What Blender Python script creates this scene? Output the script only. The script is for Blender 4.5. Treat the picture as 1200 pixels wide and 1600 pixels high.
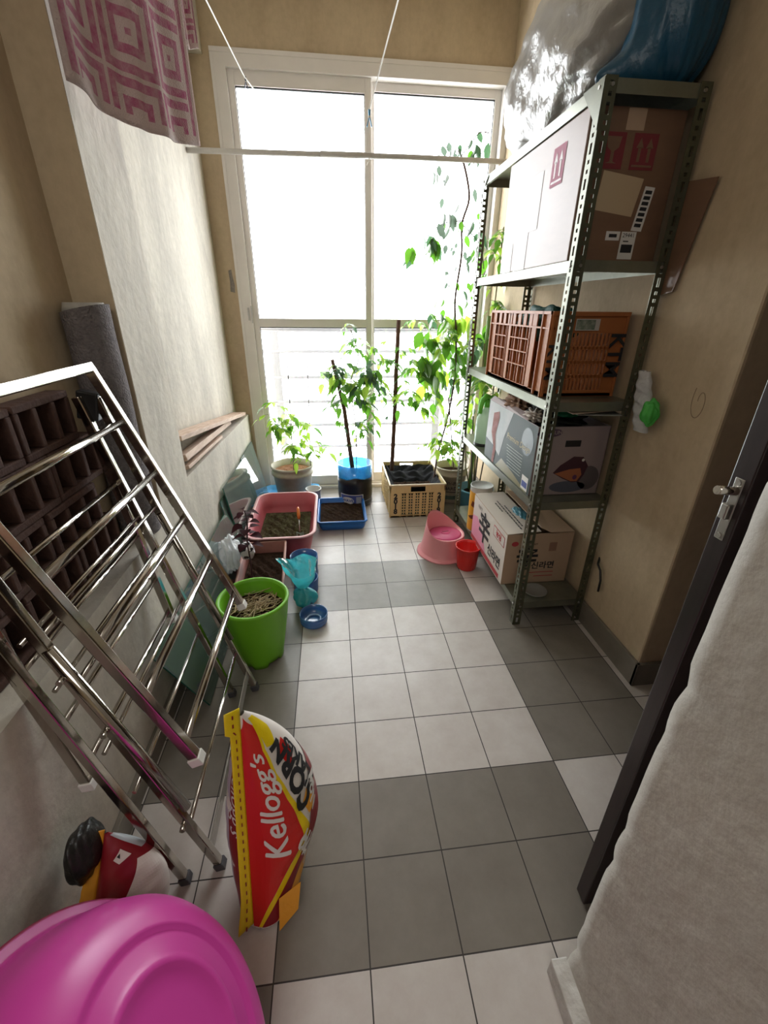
import bpy, bmesh, math, random
from mathutils import Vector as V, Matrix
R_ = random.Random(7)
PI = math.pi
scene = bpy.context.scene
COL = scene.collection
for o in list(bpy.data.objects): bpy.data.objects.remove(o)

# ---------------------------------------------------------------- camera, world, light, exposure
F, PITCH, YAW, ROLL = 675.14, 0.4413, 0.1185, 0.0106
CAM = V((0.1697, -1.610, 1.2567))
fwd = V((math.sin(YAW)*math.cos(PITCH), math.cos(YAW)*math.cos(PITCH), -math.sin(PITCH)))
rt0 = V((math.cos(YAW), -math.sin(YAW), 0)); up0 = rt0.cross(fwd)
rt = rt0*math.cos(ROLL) + up0*math.sin(ROLL); up = up0*math.cos(ROLL) - rt0*math.sin(ROLL)
cd = bpy.data.cameras.new('camera'); cam = bpy.data.objects.new('camera', cd); COL.objects.link(cam)
m = Matrix((rt, up, -fwd)).transposed().to_4x4(); m.translation = CAM; cam.matrix_world = m
cd.sensor_fit = 'HORIZONTAL'; cd.sensor_width = 36; cd.lens = F/1200*36; cd.clip_start = 0.02
scene.camera = cam
scene.view_settings.view_transform = 'Standard'; scene.view_settings.look = 'None'
scene.view_settings.gamma = 1; scene.view_settings.use_curve_mapping = False
scene.view_settings.exposure = 0.55
w = bpy.data.worlds.new('sky'); scene.world = w; w.use_nodes = True
bg = w.node_tree.nodes['Background']; bg.inputs[0].default_value = (0.93, 0.97, 1.0, 1); bg.inputs[1].default_value = 9.0
def area(name, loc, size, energy, aim, color=(1, 1, 1), portal=False):
    l = bpy.data.lights.new(name, 'AREA'); l.shape = 'RECTANGLE'; l.size, l.size_y = size; l.energy = energy; l.color = color
    o = bpy.data.objects.new(name, l); COL.objects.link(o); o.location = loc
    o.rotation_euler = (V(aim)-V(loc)).to_track_quat('-Z', 'Y').to_euler()
    if portal: l.cycles.is_portal = True
    return o
area('window_portal', (0.42, 1.72, 1.22), (1.75, 2.5), 1, (0.42, 0, 1.22), portal=True)
area('kitchen_lamp', (-0.1, -2.5, 2.3), (1.0, 0.8), 8, (0.2, -1.2, 0.3), (1.0, 0.97, 0.92))

def at(px, py, y=None, x=None, z=None):
    """world point seen at a photograph pixel, on the plane y=, x= or z="""
    d = rt*((px-600)/F) + up*(-(py-800)/F) + fwd
    if y is not None: t = (y-CAM.y)/d.y
    elif x is not None: t = (x-CAM.x)/d.x
    else: t = (z-CAM.z)/d.z
    return CAM + d*t

# ---------------------------------------------------------------- materials
def mat(name, col, rough=0.6, metal=0.0, var=0.0, vscale=8.0, bump=0.0, bscale=60.0, col2=None, spec=0.5, trans=0.0, alpha=1.0, stretch=(1, 1, 1), emit=None):
    mt = bpy.data.materials.new(name); mt.use_nodes = True; nt = mt.node_tree; b = nt.nodes['Principled BSDF']
    b.inputs['Base Color'].default_value = (*col, 1); b.inputs['Roughness'].default_value = rough; b.inputs['Metallic'].default_value = metal
    b.inputs['Specular IOR Level'].default_value = spec
    if trans: b.inputs['Transmission Weight'].default_value = trans
    tc = nt.nodes.new('ShaderNodeTexCoord'); mp = nt.nodes.new('ShaderNodeMapping'); mp.inputs['Scale'].default_value = stretch
    nt.links.new(tc.outputs['Object'], mp.inputs[0])
    if var or col2:
        n = nt.nodes.new('ShaderNodeTexNoise'); n.inputs['Scale'].default_value = vscale; n.inputs['Detail'].default_value = 8; n.inputs['Roughness'].default_value = 0.65
        nt.links.new(mp.outputs[0], n.inputs['Vector'])
        r = nt.nodes.new('ShaderNodeValToRGB'); r.color_ramp.elements[0].position = 0.35; r.color_ramp.elements[1].position = 0.68
        c2 = col2 if col2 else tuple(c*(1-var) for c in col)
        r.color_ramp.elements[0].color = (*c2, 1); r.color_ramp.elements[1].color = (*col, 1)
        nt.links.new(n.outputs['Fac'], r.inputs[0]); nt.links.new(r.outputs[0], b.inputs['Base Color'])
    if bump:
        n2 = nt.nodes.new('ShaderNodeTexNoise'); n2.inputs['Scale'].default_value = bscale; n2.inputs['Detail'].default_value = 6
        nt.links.new(mp.outputs[0], n2.inputs['Vector'])
        bp = nt.nodes.new('ShaderNodeBump'); bp.inputs['Strength'].default_value = bump; bp.inputs['Distance'].default_value = 0.01
        nt.links.new(n2.outputs['Fac'], bp.inputs['Height']); nt.links.new(bp.outputs[0], b.inputs['Normal'])
    return mt
def thin(name, col, tr=0.4, translucent=0.5, gloss=0.25, grough=0.15, bump=0.0, bscale=20, tcol=(1, 1, 1)):
    """thin sheet: part clear, part scattering both ways, part gloss"""
    mt = bpy.data.materials.new(name); mt.use_nodes = True; nt = mt.node_tree; N = nt.nodes
    for n in list(N): N.remove(n)
    out = N.new('ShaderNodeOutputMaterial')
    d = N.new('ShaderNodeBsdfDiffuse'); d.inputs[0].default_value = (*col, 1)
    t = N.new('ShaderNodeBsdfTranslucent'); t.inputs[0].default_value = (*col, 1)
    g = N.new('ShaderNodeBsdfGlossy'); g.inputs['Roughness'].default_value = grough; g.inputs[0].default_value = (1, 1, 1, 1)
    x = N.new('ShaderNodeBsdfTransparent'); x.inputs[0].default_value = (*tcol, 1)
    m1 = N.new('ShaderNodeMixShader'); m1.inputs[0].default_value = translucent
    m2 = N.new('ShaderNodeMixShader'); m2.inputs[0].default_value = tr
    m3 = N.new('ShaderNodeMixShader')
    fr = N.new('ShaderNodeFresnel'); fr.inputs[0].default_value = 1.45
    mul = N.new('ShaderNodeMath'); mul.operation = 'MULTIPLY_ADD'; mul.inputs[1].default_value = gloss*2; mul.inputs[2].default_value = gloss*0.15
    L = nt.links.new
    L(d.outputs[0], m1.inputs[1]); L(t.outputs[0], m1.inputs[2]); L(m1.outputs[0], m2.inputs[1]); L(x.outputs[0], m2.inputs[2])
    L(fr.outputs[0], mul.inputs[0]); L(mul.outputs[0], m3.inputs[0]); L(m2.outputs[0], m3.inputs[1]); L(g.outputs[0], m3.inputs[2]); L(m3.outputs[0], out.inputs[0])
    if bump:
        tc = N.new('ShaderNodeTexCoord'); n2 = N.new('ShaderNodeTexNoise'); n2.inputs['Scale'].default_value = bscale; n2.inputs['Detail'].default_value = 4
        L(tc.outputs['Object'], n2.inputs['Vector'])
        bp = N.new('ShaderNodeBump'); bp.inputs['Strength'].default_value = bump; bp.inputs['Distance'].default_value = 0.02
        L(n2.outputs['Fac'], bp.inputs['Height'])
        for s in (d, t, g): L(bp.outputs[0], s.inputs['Normal'])
    return mt
def c8(r, g, b):
    f = lambda v: ((v/255+0.055)/1.055)**2.4 if v > 10 else v/255/12.92
    return (f(r), f(g), f(b))

def paint_wall(name, base, stain, rough_scale=14, bump=0.35, stain_amt=0.5, streak=(1, 1, 0.35)):
    mt = mat(name, base, 0.85, bump=bump, bscale=rough_scale, spec=0.25); nt = mt.node_tree; N = nt.nodes; L = nt.links.new; b = N['Principled BSDF']
    tc = N.new('ShaderNodeTexCoord'); mp = N.new('ShaderNodeMapping'); mp.inputs['Scale'].default_value = streak; L(tc.outputs['Object'], mp.inputs[0])
    a = N.new('ShaderNodeTexNoise'); a.inputs['Scale'].default_value = 3.2; a.inputs['Detail'].default_value = 10; a.inputs['Roughness'].default_value = 0.7; L(mp.outputs[0], a.inputs['Vector'])
    r = N.new('ShaderNodeValToRGB'); r.color_ramp.elements[0].position = 0.42; r.color_ramp.elements[1].position = 0.68
    r.color_ramp.elements[0].color = (0, 0, 0, 1); r.color_ramp.elements[1].color = (stain_amt,)*3+(1,)
    L(a.outputs['Fac'], r.inputs[0])
    mx = N.new('ShaderNodeMixRGB'); mx.inputs[1].default_value = (*base, 1); mx.inputs[2].default_value = (*stain, 1); L(r.outputs[0], mx.inputs[0])
    f = N.new('ShaderNodeTexNoise'); f.inputs['Scale'].default_value = 45; f.inputs['Detail'].default_value = 5; L(tc.outputs['Object'], f.inputs['Vector'])
    m2 = N.new('ShaderNodeMixRGB'); m2.blend_type = 'MULTIPLY'; m2.inputs[0].default_value = 0.22; L(mx.outputs[0], m2.inputs[1]); L(f.outputs['Fac'], m2.inputs[2]); L(m2.outputs[0], b.inputs['Base Color'])
    return mt
WALL = paint_wall('cream_paint', (0.60, 0.48, 0.325), (0.36, 0.27, 0.17))
PLAST = paint_wall('bare_white_plaster', (0.66, 0.61, 0.52), (0.36, 0.33, 0.29), 22, 0.38, 0.75)
ROUGH = mat('rough_painted_plaster', (0.52, 0.49, 0.43), 0.7, bump=0.45, bscale=26, var=0.12, vscale=5)
CEIL = mat('ceiling_paint', (0.6, 0.53, 0.42), 0.9, var=0.2)

def floor_mat():
    mt = bpy.data.materials.new('floor_tiles'); mt.use_nodes = True; nt = mt.node_tree; N = nt.nodes; L = nt.links.new; b = N['Principled BSDF']
    tc = N.new('ShaderNodeTexCoord'); sp = N.new('ShaderNodeSeparateXYZ'); L(tc.outputs['Object'], sp.inputs[0])
    def M(op, a, bb=None, c=None):
        n = N.new('ShaderNodeMath'); n.operation = op
        for i, v in enumerate((a, bb, c)):
            if v is None: continue
            if isinstance(v, (int, float)): n.inputs[i].default_value = v
            else: L(v, n.inputs[i])
        return n.outputs[0]
    tiles = []; edges = []
    for ax, off in ((0, 60), (1, 64)):
        t = M('MULTIPLY_ADD', sp.outputs[ax], 5.0, float(off))
        fl = M('FLOOR', t); md = M('MODULO', fl, 6.0); tiles.append(M('LESS_THAN', md, 3.5))
        fr = M('FRACT', t); e = M('ABSOLUTE', M('SUBTRACT', fr, 0.5)); edges.append(M('GREATER_THAN', e, 0.4925)); tiles.append(fl)
    a, fx, c, fy = tiles
    light = M('SUBTRACT', 1.0, M('ABSOLUTE', M('SUBTRACT', a, c)))
    grout = M('MAXIMUM', edges[0], edges[1])
    n1 = N.new('ShaderNodeTexNoise'); n1.inputs['Scale'].default_value = 9; n1.inputs['Detail'].default_value = 8; n1.inputs['Roughness'].default_value = 0.7; L(tc.outputs['Object'], n1.inputs['Vector'])
    rl = N.new('ShaderNodeValToRGB'); rl.color_ramp.elements[0].position = 0.3; rl.color_ramp.elements[1].position = 0.7
    rl.color_ramp.elements[0].color = (0.50, 0.445, 0.405, 1); rl.color_ramp.elements[1].color = (0.60, 0.56, 0.52, 1); L(n1.outputs['Fac'], rl.inputs[0])
    rd = N.new('ShaderNodeValToRGB'); rd.color_ramp.elements[0].position = 0.3; rd.color_ramp.elements[1].position = 0.7
    rd.color_ramp.elements[0].color = (0.18, 0.158, 0.132, 1); rd.color_ramp.elements[1].color = (0.225, 0.202, 0.172, 1); L(n1.outputs['Fac'], rd.inputs[0])
    m1 = N.new('ShaderNodeMixRGB'); L(light, m1.inputs[0]); L(rd.outputs[0], m1.inputs[1]); L(rl.outputs[0], m1.inputs[2])
    m2 = N.new('ShaderNodeMixRGB'); L(grout, m2.inputs[0]); L(m1.outputs[0], m2.inputs[1]); m2.inputs[2].default_value = (0.045, 0.038, 0.035, 1)
    L(m2.outputs[0], b.inputs['Base Color'])
    n2 = N.new('ShaderNodeTexNoise'); n2.inputs['Scale'].default_value = 5; n2.inputs['Detail'].default_value = 5; L(tc.outputs['Object'], n2.inputs['Vector'])
    rr = M('MULTIPLY_ADD', n2.outputs['Fac'], 0.22, 0.24); L(M('MAXIMUM', rr, M('MULTIPLY', grout, 0.8)), b.inputs['Roughness'])
    b.inputs['Specular IOR Level'].default_value = 0.45
    bp = N.new('ShaderNodeBump'); bp.inputs['Strength'].default_value = 0.4; bp.inputs['Distance'].default_value = 0.002; bp.invert = True
    L(grout, bp.inputs['Height']); L(bp.outputs[0], b.inputs['Normal'])
    return mt
FLOOR = floor_mat()
SKIRT = mat('grey_skirting_tile', (0.21, 0.185, 0.15), 0.35, var=0.2, vscale=12)
ALU = mat('white_coated_aluminium', (0.74, 0.70, 0.66), 0.35, var=0.06)
GASK = mat('black_gasket', (0.02, 0.02, 0.02), 0.6)
GLASS = thin('window_glass', (1, 1, 1), tr=1.0, gloss=0.22, grough=0.01)
STEEL = mat('polished_steel', (0.50, 0.465, 0.42), 0.12, 1.0, bump=0.02, bscale=30)
STEELD = mat('dull_steel', (0.5, 0.48, 0.45), 0.35, 1.0, var=0.25)
WHITEP = mat('white_plastic', (0.75, 0.74, 0.70), 0.45)
GREYP = mat('grey_plastic_cap', (0.07, 0.07, 0.08), 0.5)
BLACKP = mat('black_plastic', (0.015, 0.015, 0.016), 0.45)
ANGLE = mat('olive_painted_angle', (0.13, 0.135, 0.085), 0.34, 0.45, var=0.3, vscale=14)
SHELFM = mat('shelf_sheet_steel', (0.22, 0.225, 0.17), 0.3, 0.5, var=0.25, vscale=9)
CARD = mat('brown_cardboard', (0.21, 0.115, 0.068), 0.42, spec=0.7, var=0.15, vscale=6, stretch=(1, 1, 4))
CARDL = mat('pale_cardboard', (0.50, 0.35, 0.24), 0.6, var=0.1, vscale=5)
PAPER = mat('white_paper', (0.72, 0.70, 0.66), 0.7)
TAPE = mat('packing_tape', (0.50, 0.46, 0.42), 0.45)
INK = mat('black_ink', (0.02, 0.02, 0.022), 0.7)
REDINK = mat('red_ink', (0.45, 0.05, 0.06), 0.7)
PINKINK = mat('pink_print', (0.72, 0.30, 0.42), 0.7)
BLUEINK = mat('blue_print', (0.06, 0.09, 0.30), 0.7)
SOIL = mat('dark_soil', (0.050, 0.029, 0.019), 0.95, col2=(0.025, 0.015, 0.01), vscale=40, bump=1.0, bscale=70, spec=0.04)
SOILG = mat('soil_with_moss', (0.10, 0.095, 0.045), 0.95, col2=(0.04, 0.026, 0.016), vscale=30, bump=1.0, bscale=60, spec=0.04)
SOILR = mat('reddish_soil', (0.36, 0.17, 0.08), 0.95, col2=(0.2, 0.08, 0.04), vscale=30, bump=0.8, bscale=70)
STRAW = mat('dry_straw', (0.45, 0.33, 0.17), 0.8, var=0.5, vscale=25)
WOOD = mat('sawn_wood', (0.60, 0.45, 0.35), 0.75, col2=(0.42, 0.29, 0.21), vscale=12, stretch=(6, 0.6, 6))
BARK = mat('stake_bark', (0.17, 0.085, 0.05), 0.85, col2=(0.08, 0.04, 0.03), vscale=40)
CANE = mat('grey_cane', (0.12, 0.11, 0.10), 0.7)
STEM = mat('green_stem', (0.16, 0.15, 0.06), 0.6)
VINE = mat('woody_vine', (0.10, 0.06, 0.05), 0.7)
def leafmat(n, c): return thin(n, c, tr=0.0, translucent=0.6, gloss=0.12, grough=0.4)
LEAF = leafmat('leaf_green', (0.10, 0.27, 0.022)); LEAFL = leafmat('leaf_lime', (0.36, 0.56, 0.06)); LEAFD = leafmat('leaf_dark', (0.06, 0.13, 0.06))
LEAFP = thin('leaf_purple', (0.05, 0.014, 0.018), tr=0.0, translucent=0.3, gloss=0.03, grough=0.5); LEAFG = leafmat('leaf_greyed', (0.10, 0.14, 0.10))
BRICK = mat('dark_clay', (0.10, 0.05, 0.036), 0.9, col2=(0.07, 0.035, 0.028), vscale=10, bump=0.5, bscale=50)
FOAM = mat('grey_felt', (0.20, 0.175, 0.175), 1.0, var=0.35, vscale=60, bump=1.0, bscale=180)
MAG = mat('magenta_plastic', (0.60, 0.055, 0.33), 0.33, spec=0.45)
MAGD = mat('deep_red_plastic', (0.30, 0.02, 0.06), 0.5)
GREEN = mat('lime_green_plastic', (0.16, 0.46, 0.012), 0.5, var=0.08)
TUBRED = mat('faded_red_plastic', (0.50, 0.10, 0.12), 0.5, col2=(0.42, 0.085, 0.10), vscale=6)
TUBPINK = mat('faded_rim', (0.72, 0.42, 0.42), 0.5)
MAROON = mat('terracotta_plastic', (0.27, 0.09, 0.07), 0.6, var=0.3)
BLUE = mat('bright_blue_plastic', (0.02, 0.15, 0.48), 0.4)
BLUEL = mat('sky_blue_plastic', (0.08, 0.38, 0.72), 0.4)
PAIL = mat('dirty_white_plastic', (0.52, 0.47, 0.38), 0.55, col2=(0.36, 0.30, 0.21), vscale=8)
CRATEY = mat('yellow_crate_plastic', (0.74, 0.55, 0.26), 0.5, var=0.12)
CRATEO = mat('orange_crate_plastic', (0.42, 0.14, 0.04), 0.5, var=0.12)
POTTYP = mat('baby_pink_plastic', (0.85, 0.33, 0.36), 0.4)
LIDM = mat('rose_plastic', (0.72, 0.11, 0.27), 0.35)
REDC = mat('red_plastic', (0.72, 0.03, 0.025), 0.35)
TEALBUCKET = mat('dusty_blue_plastic', (0.10, 0.30, 0.42), 0.5)
CANW = mat('white_tin', (0.62, 0.64, 0.62), 0.5); CANY = mat('yellow_print', (0.72, 0.36, 0.03), 0.5)
RODM = mat('plastic_conduit', (0.55, 0.52, 0.48), 0.4, var=0.2)
STRING = mat('white_string', (0.8, 0.78, 0.74), 0.8)
PEGB = mat('blue_peg_plastic', (0.02, 0.22, 0.42), 0.4); PEGN = mat('navy_peg_plastic', (0.015, 0.03, 0.10), 0.4)
DOOR = mat('dark_varnished_wood', (0.035, 0.022, 0.024), 0.32, col2=(0.022, 0.015, 0.016), vscale=20, stretch=(5, 5, 0.5))
RAIL = mat('grey_painted_railing', (0.30, 0.30, 0.31), 0.6)
BAGC = thin('clear_polythene', (0.34, 0.325, 0.30), tr=0.40, translucent=0.3, gloss=0.10, grough=0.34, bump=0.6, bscale=20)
BAGB = mat('blue_bag_plastic', (0.01, 0.085, 0.16), 0.34, bump=0.5, bscale=24, var=0.3, vscale=3, spec=0.5)
BAGT = thin('teal_bag_plastic', (0.07, 0.55, 0.62), tr=0.08, translucent=0.5, gloss=0.25, bump=0.6, bscale=25, tcol=(0.4, 0.9, 1))
BAGW = thin('white_bag_plastic', (0.85, 0.86, 0.88), tr=0.12, translucent=0.5, gloss=0.3, bump=0.8, bscale=30)
BAGG = mat('green_bag_plastic', (0.06, 0.45, 0.06), 0.4)
CUTB = thin('blue_bottle_plastic', (0.10, 0.24, 0.52), tr=0.12, translucent=0.4, gloss=0.3, grough=0.1, tcol=(0.35, 0.55, 0.85))
BOTB = thin('clear_blue_bottle', (0.06, 0.45, 0.80), tr=0.66, translucent=0.8, gloss=0.3, grough=0.08, tcol=(0.35, 0.78, 1.0))
PANE = thin('greenish_glass', (0.50, 0.66, 0.60), tr=0.72, translucent=0.3, gloss=0.6, grough=0.04, tcol=(0.72, 0.88, 0.84))
PANEE = mat('glass_edge_green', (0.01, 0.10, 0.07), 0.2)
SPRAYB = thin('frosted_bottle', (0.62, 0.78, 0.62), tr=0.1, translucent=0.6, gloss=0.2)
SPRAYG = mat('bright_green_nozzle', (0.15, 0.62, 0.05), 0.4)
WHITEPACK = mat('pack_white', (0.78, 0.72, 0.66), 0.35); YPACK = mat('pack_yellow', (0.85, 0.62, 0.01), 0.35, bump=0.3, bscale=40)
RPACK = mat('pack_red', (0.60, 0.02, 0.015), 0.32, bump=0.2, bscale=30); DRPACK = mat('pack_dark_red', (0.26, 0.012, 0.02), 0.35)
OPACK = mat('pack_orange', (0.82, 0.36, 0.03), 0.35, bump=0.3, bscale=40); BRPACK = mat('pack_photo_print', (0.24, 0.10, 0.04), 0.35, col2=(0.45, 0.22, 0.05), vscale=14)
LILPACK = mat('pack_lilac', (0.50, 0.42, 0.52), 0.35); GRPACK = mat('pack_green', (0.05, 0.25, 0.08), 0.4)
PBOXS = mat('printer_box_dark_print', (0.05, 0.07, 0.065), 0.55, spec=0.3, col2=(0.04, 0.06, 0.055), vscale=4)
PBOXG = mat('printer_box_grey', (0.34, 0.27, 0.26), 0.6, var=0.08)

# ---------------------------------------------------------------- mesh helpers
ORG = {}
class M_:
    def __init__(s): s.v = []; s.f = []; s.m = []; s.s = []
    def add(s, vs, fs, mi=0, sm=False):
        b = len(s.v); s.v += [V(q) for q in vs]; s.f += [[b+i for i in f] for f in fs]; s.m += [mi]*len(fs); s.s += [sm]*len(fs); return s
    def obox(s, c, ax, ay, az, mi=0):
        c, ax, ay, az = V(c), V(ax), V(ay), V(az)
        vs = [c+ax*i+ay*j+az*k for k in (-1, 1) for j in (-1, 1) for i in (-1, 1)]
        fs = [(0, 2, 3, 1), (4, 5, 7, 6), (0, 1, 5, 4), (2, 6, 7, 3), (0, 4, 6, 2), (1, 3, 7, 5)]
        if ax.cross(ay).dot(az) < 0: fs = [f[::-1] for f in fs]
        return s.add(vs, fs, mi)
    def box(s, x0, x1, y0, y1, z0, z1, mi=0):
        return s.obox(((x0+x1)/2, (y0+y1)/2, (z0+z1)/2), ((x1-x0)/2, 0, 0), (0, (y1-y0)/2, 0), (0, 0, (z1-z0)/2), mi)
    def bar(s, p, q, w, h, side=(0, 1, 0), mi=0):
        p, q = V(p), V(q); d = (q-p); sd = V(side); sd = (sd - d.normalized()*sd.dot(d.normalized())).normalized(); n = d.cross(sd).normalized()
        return s.obox((p+q)/2, d/2, sd*w/2, n*h/2, mi)
    def tube(s, pts, r, n=10, mi=0, cap=True, closed=False):
        pts = [V(p) for p in pts]; k = len(pts); rs = r if isinstance(r, (list, tuple)) else [r]*k
        prev = None; rings = []
        for i, p in enumerate(pts):
            if closed: t = pts[(i+1) % k]-pts[i-1]
            else: t = pts[min(i+1, k-1)]-pts[max(i-1, 0)]
            if t.length < 1e-9: t = V((0, 0, 1))
            t.normalize()
            if prev is None: a = V((0, 0, 1)) if abs(t.z) < 0.9 else V((1, 0, 0))
            else: a = prev
            a = (a - t*a.dot(t)).normalized(); prev = a; b = t.cross(a)
            rings.append([p + (a*math.cos(2*PI*j/n)+b*math.sin(2*PI*j/n))*rs[i] for j in range(n)])
        vs = [q for rg in rings for q in rg]; fs = []
        for i in range(k if closed else k-1):
            i2 = (i+1) % k
            for j in range(n): fs.append((i*n+j, i*n+(j+1) % n, i2*n+(j+1) % n, i2*n+j))
        s.add(vs, fs, mi, True)
        if cap and not closed: s.add([*rings[0]], [tuple(range(n))[::-1]], mi); s.add([*rings[-1]], [tuple(range(n))], mi)
        return s
    def lathe(s, prof, n=40, c=(0, 0, 0), mi=0, rot=None, sx=1, sy=1, fn=None):
        c = V(c); vs = []
        for r, z in prof:
            for j in range(n):
                a = 2*PI*j/n; p = V((r*sx*math.cos(a), r*sy*math.sin(a), z))
                if fn: p = fn(p, a)
                if rot: p = rot @ p
                vs.append(c+p)
        k = len(prof)
        fs = [(i*n+j, i*n+(j+1) % n, (i+1)*n+(j+1) % n, (i+1)*n+j) for i in range(k-1) for j in range(n)]
        return s.add(vs, fs, mi, True)
    def grid(s, fn, nu, nv, mi=0, sm=True, cu=False, mf=None):
        vs = [fn(i/(nu if cu else nu), j/nv) for j in range(nv+1) for i in range(nu if cu else nu+1)]
        W = nu if cu else nu+1; b = len(s.v)
        s.v += [V(q) for q in vs]
        for j in range(nv):
            for i in range(nu):
                i2 = (i+1) % W if cu else i+1
                s.f.append([b+j*W+i, b+j*W+i2, b+(j+1)*W+i2, b+(j+1)*W+i]); s.m.append(mf((i+.5)/nu, (j+.5)/nv) if mf else mi); s.s.append(sm)
        return s
    def build(s, name, mats, parent=None, solid=0, bev=0, smooth=None, subd=0):
        org = ORG.get(parent.name, V((0, 0, 0))) if parent else V((0, 0, 0))
        me = bpy.data.meshes.new(name); me.from_pydata([tuple(v-org) for v in s.v], [], s.f)
        if not isinstance(mats, (list, tuple)): mats = [mats]
        for q in mats: me.materials.append(q)
        for i, p in enumerate(me.polygons): p.material_index = s.m[i]; p.use_smooth = s.s[i] if smooth is None else smooth
        if any(s.s):
            bm = bmesh.new(); bm.from_mesh(me); bmesh.ops.remove_doubles(bm, verts=bm.verts, dist=1e-6); bm.to_mesh(me); bm.free(); me.update()
        o = bpy.data.objects.new(name, me); COL.objects.link(o); ORG[o.name] = org
        if parent: o.parent = parent
        if solid: md = o.modifiers.new('solid', 'SOLIDIFY'); md.thickness = abs(solid); md.offset = 1 if solid > 0 else -1
        if bev: md = o.modifiers.new('bevel', 'BEVEL'); md.width = bev; md.segments = 2; md.limit_method = 'ANGLE'
        if subd: md = o.modifiers.new('subd', 'SUBSURF'); md.levels = subd; md.render_levels = subd
        return o
def tag(o, label, cat, group=None):
    o['label'] = label; o['category'] = cat
    if group: o['group'] = group
    return o
def thing(name, loc, label, cat, group=None):
    o = bpy.data.objects.new(name, None); COL.objects.link(o); o.location = loc; o.empty_display_size = 0.05; ORG[o.name] = V(loc); return tag(o, label, cat, group)
def struct(o): o['kind'] = 'structure'; return o
def dup(o, loc, rz=0.0, label=None, parent=None):
    c = o.copy(); COL.objects.link(c)
    if parent is None: c.location = loc; c.rotation_euler = (0, 0, rz)
    else: c.parent = parent
    if label: c['label'] = label
    for ch in o.children: dup(ch, None, parent=c)
    return c
def text2d(txt, size=1.0, shear=0.0, off=0.0, ax='CENTER'):
    cu = bpy.data.curves.new('t', 'FONT'); cu.body = txt; cu.size = size; cu.shear = shear; cu.offset = off; cu.align_x = ax; cu.align_y = 'CENTER'; cu.resolution_u = 3
    ob = bpy.data.objects.new('t', cu); COL.objects.link(ob); bpy.context.view_layer.update()
    me = bpy.data.meshes.new_from_object(ob.evaluated_get(bpy.context.evaluated_depsgraph_get()))
    bpy.data.objects.remove(ob)
    vs = [(v.co.x, v.co.y) for v in me.vertices]; fs = [list(p.vertices) for p in me.polygons]; bpy.data.meshes.remove(me); return vs, fs
def rect(x0, y0, x1, y1): return [(x0, y0), (x1, y0), (x1, y1), (x0, y1)], [[0, 1, 2, 3]]
def polyg(pts): return list(pts), [list(range(len(pts)))]
def ell(cx, cy, rx, ry, n=20): return polyg([(cx+rx*math.cos(2*PI*i/n), cy+ry*math.sin(2*PI*i/n)) for i in range(n)])
def cut2d(vf, step):
    bm = bmesh.new(); vs = [bm.verts.new((x, y, 0)) for x, y in vf[0]]
    for f in vf[1]:
        try: bm.faces.new([vs[i] for i in f])
        except ValueError: pass
    xs = [v.co.x for v in bm.verts]; ys = [v.co.y for v in bm.verts]
    for ax, lo, hi in ((0, min(xs), max(xs)), (1, min(ys), max(ys))):
        k = math.floor(lo/step)+1
        while k*step < hi:
            n = [0, 0, 0]; n[ax] = 1; c = [0, 0, 0]; c[ax] = k*step
            bmesh.ops.bisect_plane(bm, geom=bm.verts[:]+bm.edges[:]+bm.faces[:], plane_co=c, plane_no=n); k += 1
    bmesh.ops.triangulate(bm, faces=[f for f in bm.faces if len(f.verts) > 4])
    bm.verts.index_update(); out = ([(v.co.x, v.co.y) for v in bm.verts], [[v.index for v in f.verts] for f in bm.faces]); bm.free(); return out
def decal(mb, vf, fn, mi=0, step=None, rot=0, pos=(0, 0), sx=1):
    c, s = math.cos(rot), math.sin(rot)
    vf = ([(pos[0]+(x*c-y*s)*sx, pos[1]+x*s+y*c) for x, y in vf[0]], vf[1])
    if step: vf = cut2d(vf, step)
    mb.add([fn(x, y) for x, y in vf[0]], vf[1], mi); return mb
def face(o, ux, uy, lift=0.001):
    o, ux, uy = V(o), V(ux).normalized(), V(uy).normalized(); n = ux.cross(uy).normalized()
    return lambda x, y, k=0: o+ux*x+uy*y+n*(lift+k)
# ---------------------------------------------------------------- room shell
struct(M_().box(-2.2, 2.4, -3.6, 1.62, -0.08, 0).build('floor', FLOOR))
struct(M_().box(-2.2, 2.4, -3.6, 1.75, 2.75, 2.85).build('ceiling', CEIL))
LX = -0.42
b = M_()
b.box(-0.75, LX, -1.55, 0.085, 0, 0.59)                      # low wall with ledge
b.add([(-0.75, 0.085, 0), (LX, 0.085, 0), (LX, 1.62, 0), (-0.75, 1.62, 0), (-0.75, 0.085, 0.64), (LX, 0.085, 0.64), (LX, 1.62, 0.57), (-0.75, 1.62, 0.57)], [(3, 2, 1, 0), (4, 5, 6, 7), (0, 1, 5, 4), (1, 2, 6, 5), (2, 3, 7, 6), (3, 0, 4, 7)])
b.box(-0.75, -0.53, -1.55, -0.205, 0.59, 2.75)               # wall above the ledge
b.box(-0.75, -0.505, 0.085, 1.62, 0.59, 2.75)                # niche back
b.box(-0.505, -0.43, 0.085, 1.50, 2.43, 2.75)                # beam over the niche
struct(b.build('wall_left', PLAST))
b = M_(); b.box(-0.75, LX, -0.205, 0.085, 0.59, 2.75); struct(b.build('wall_column', PLAST))
struct(M_().box(-0.53, LX-0.001, -0.2075, -0.2052, 0.592, 2.75).build('wall_column_front', WALL))
b = M_(); b.box(-0.75, -0.55, -1.55, -0.2052, 0.592, 2.75); b.box(-0.56, -0.527, -1.55, -0.207, 0.592, 2.75); struct(b.build('wall_left_upper', WALL))
b = M_()
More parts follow.
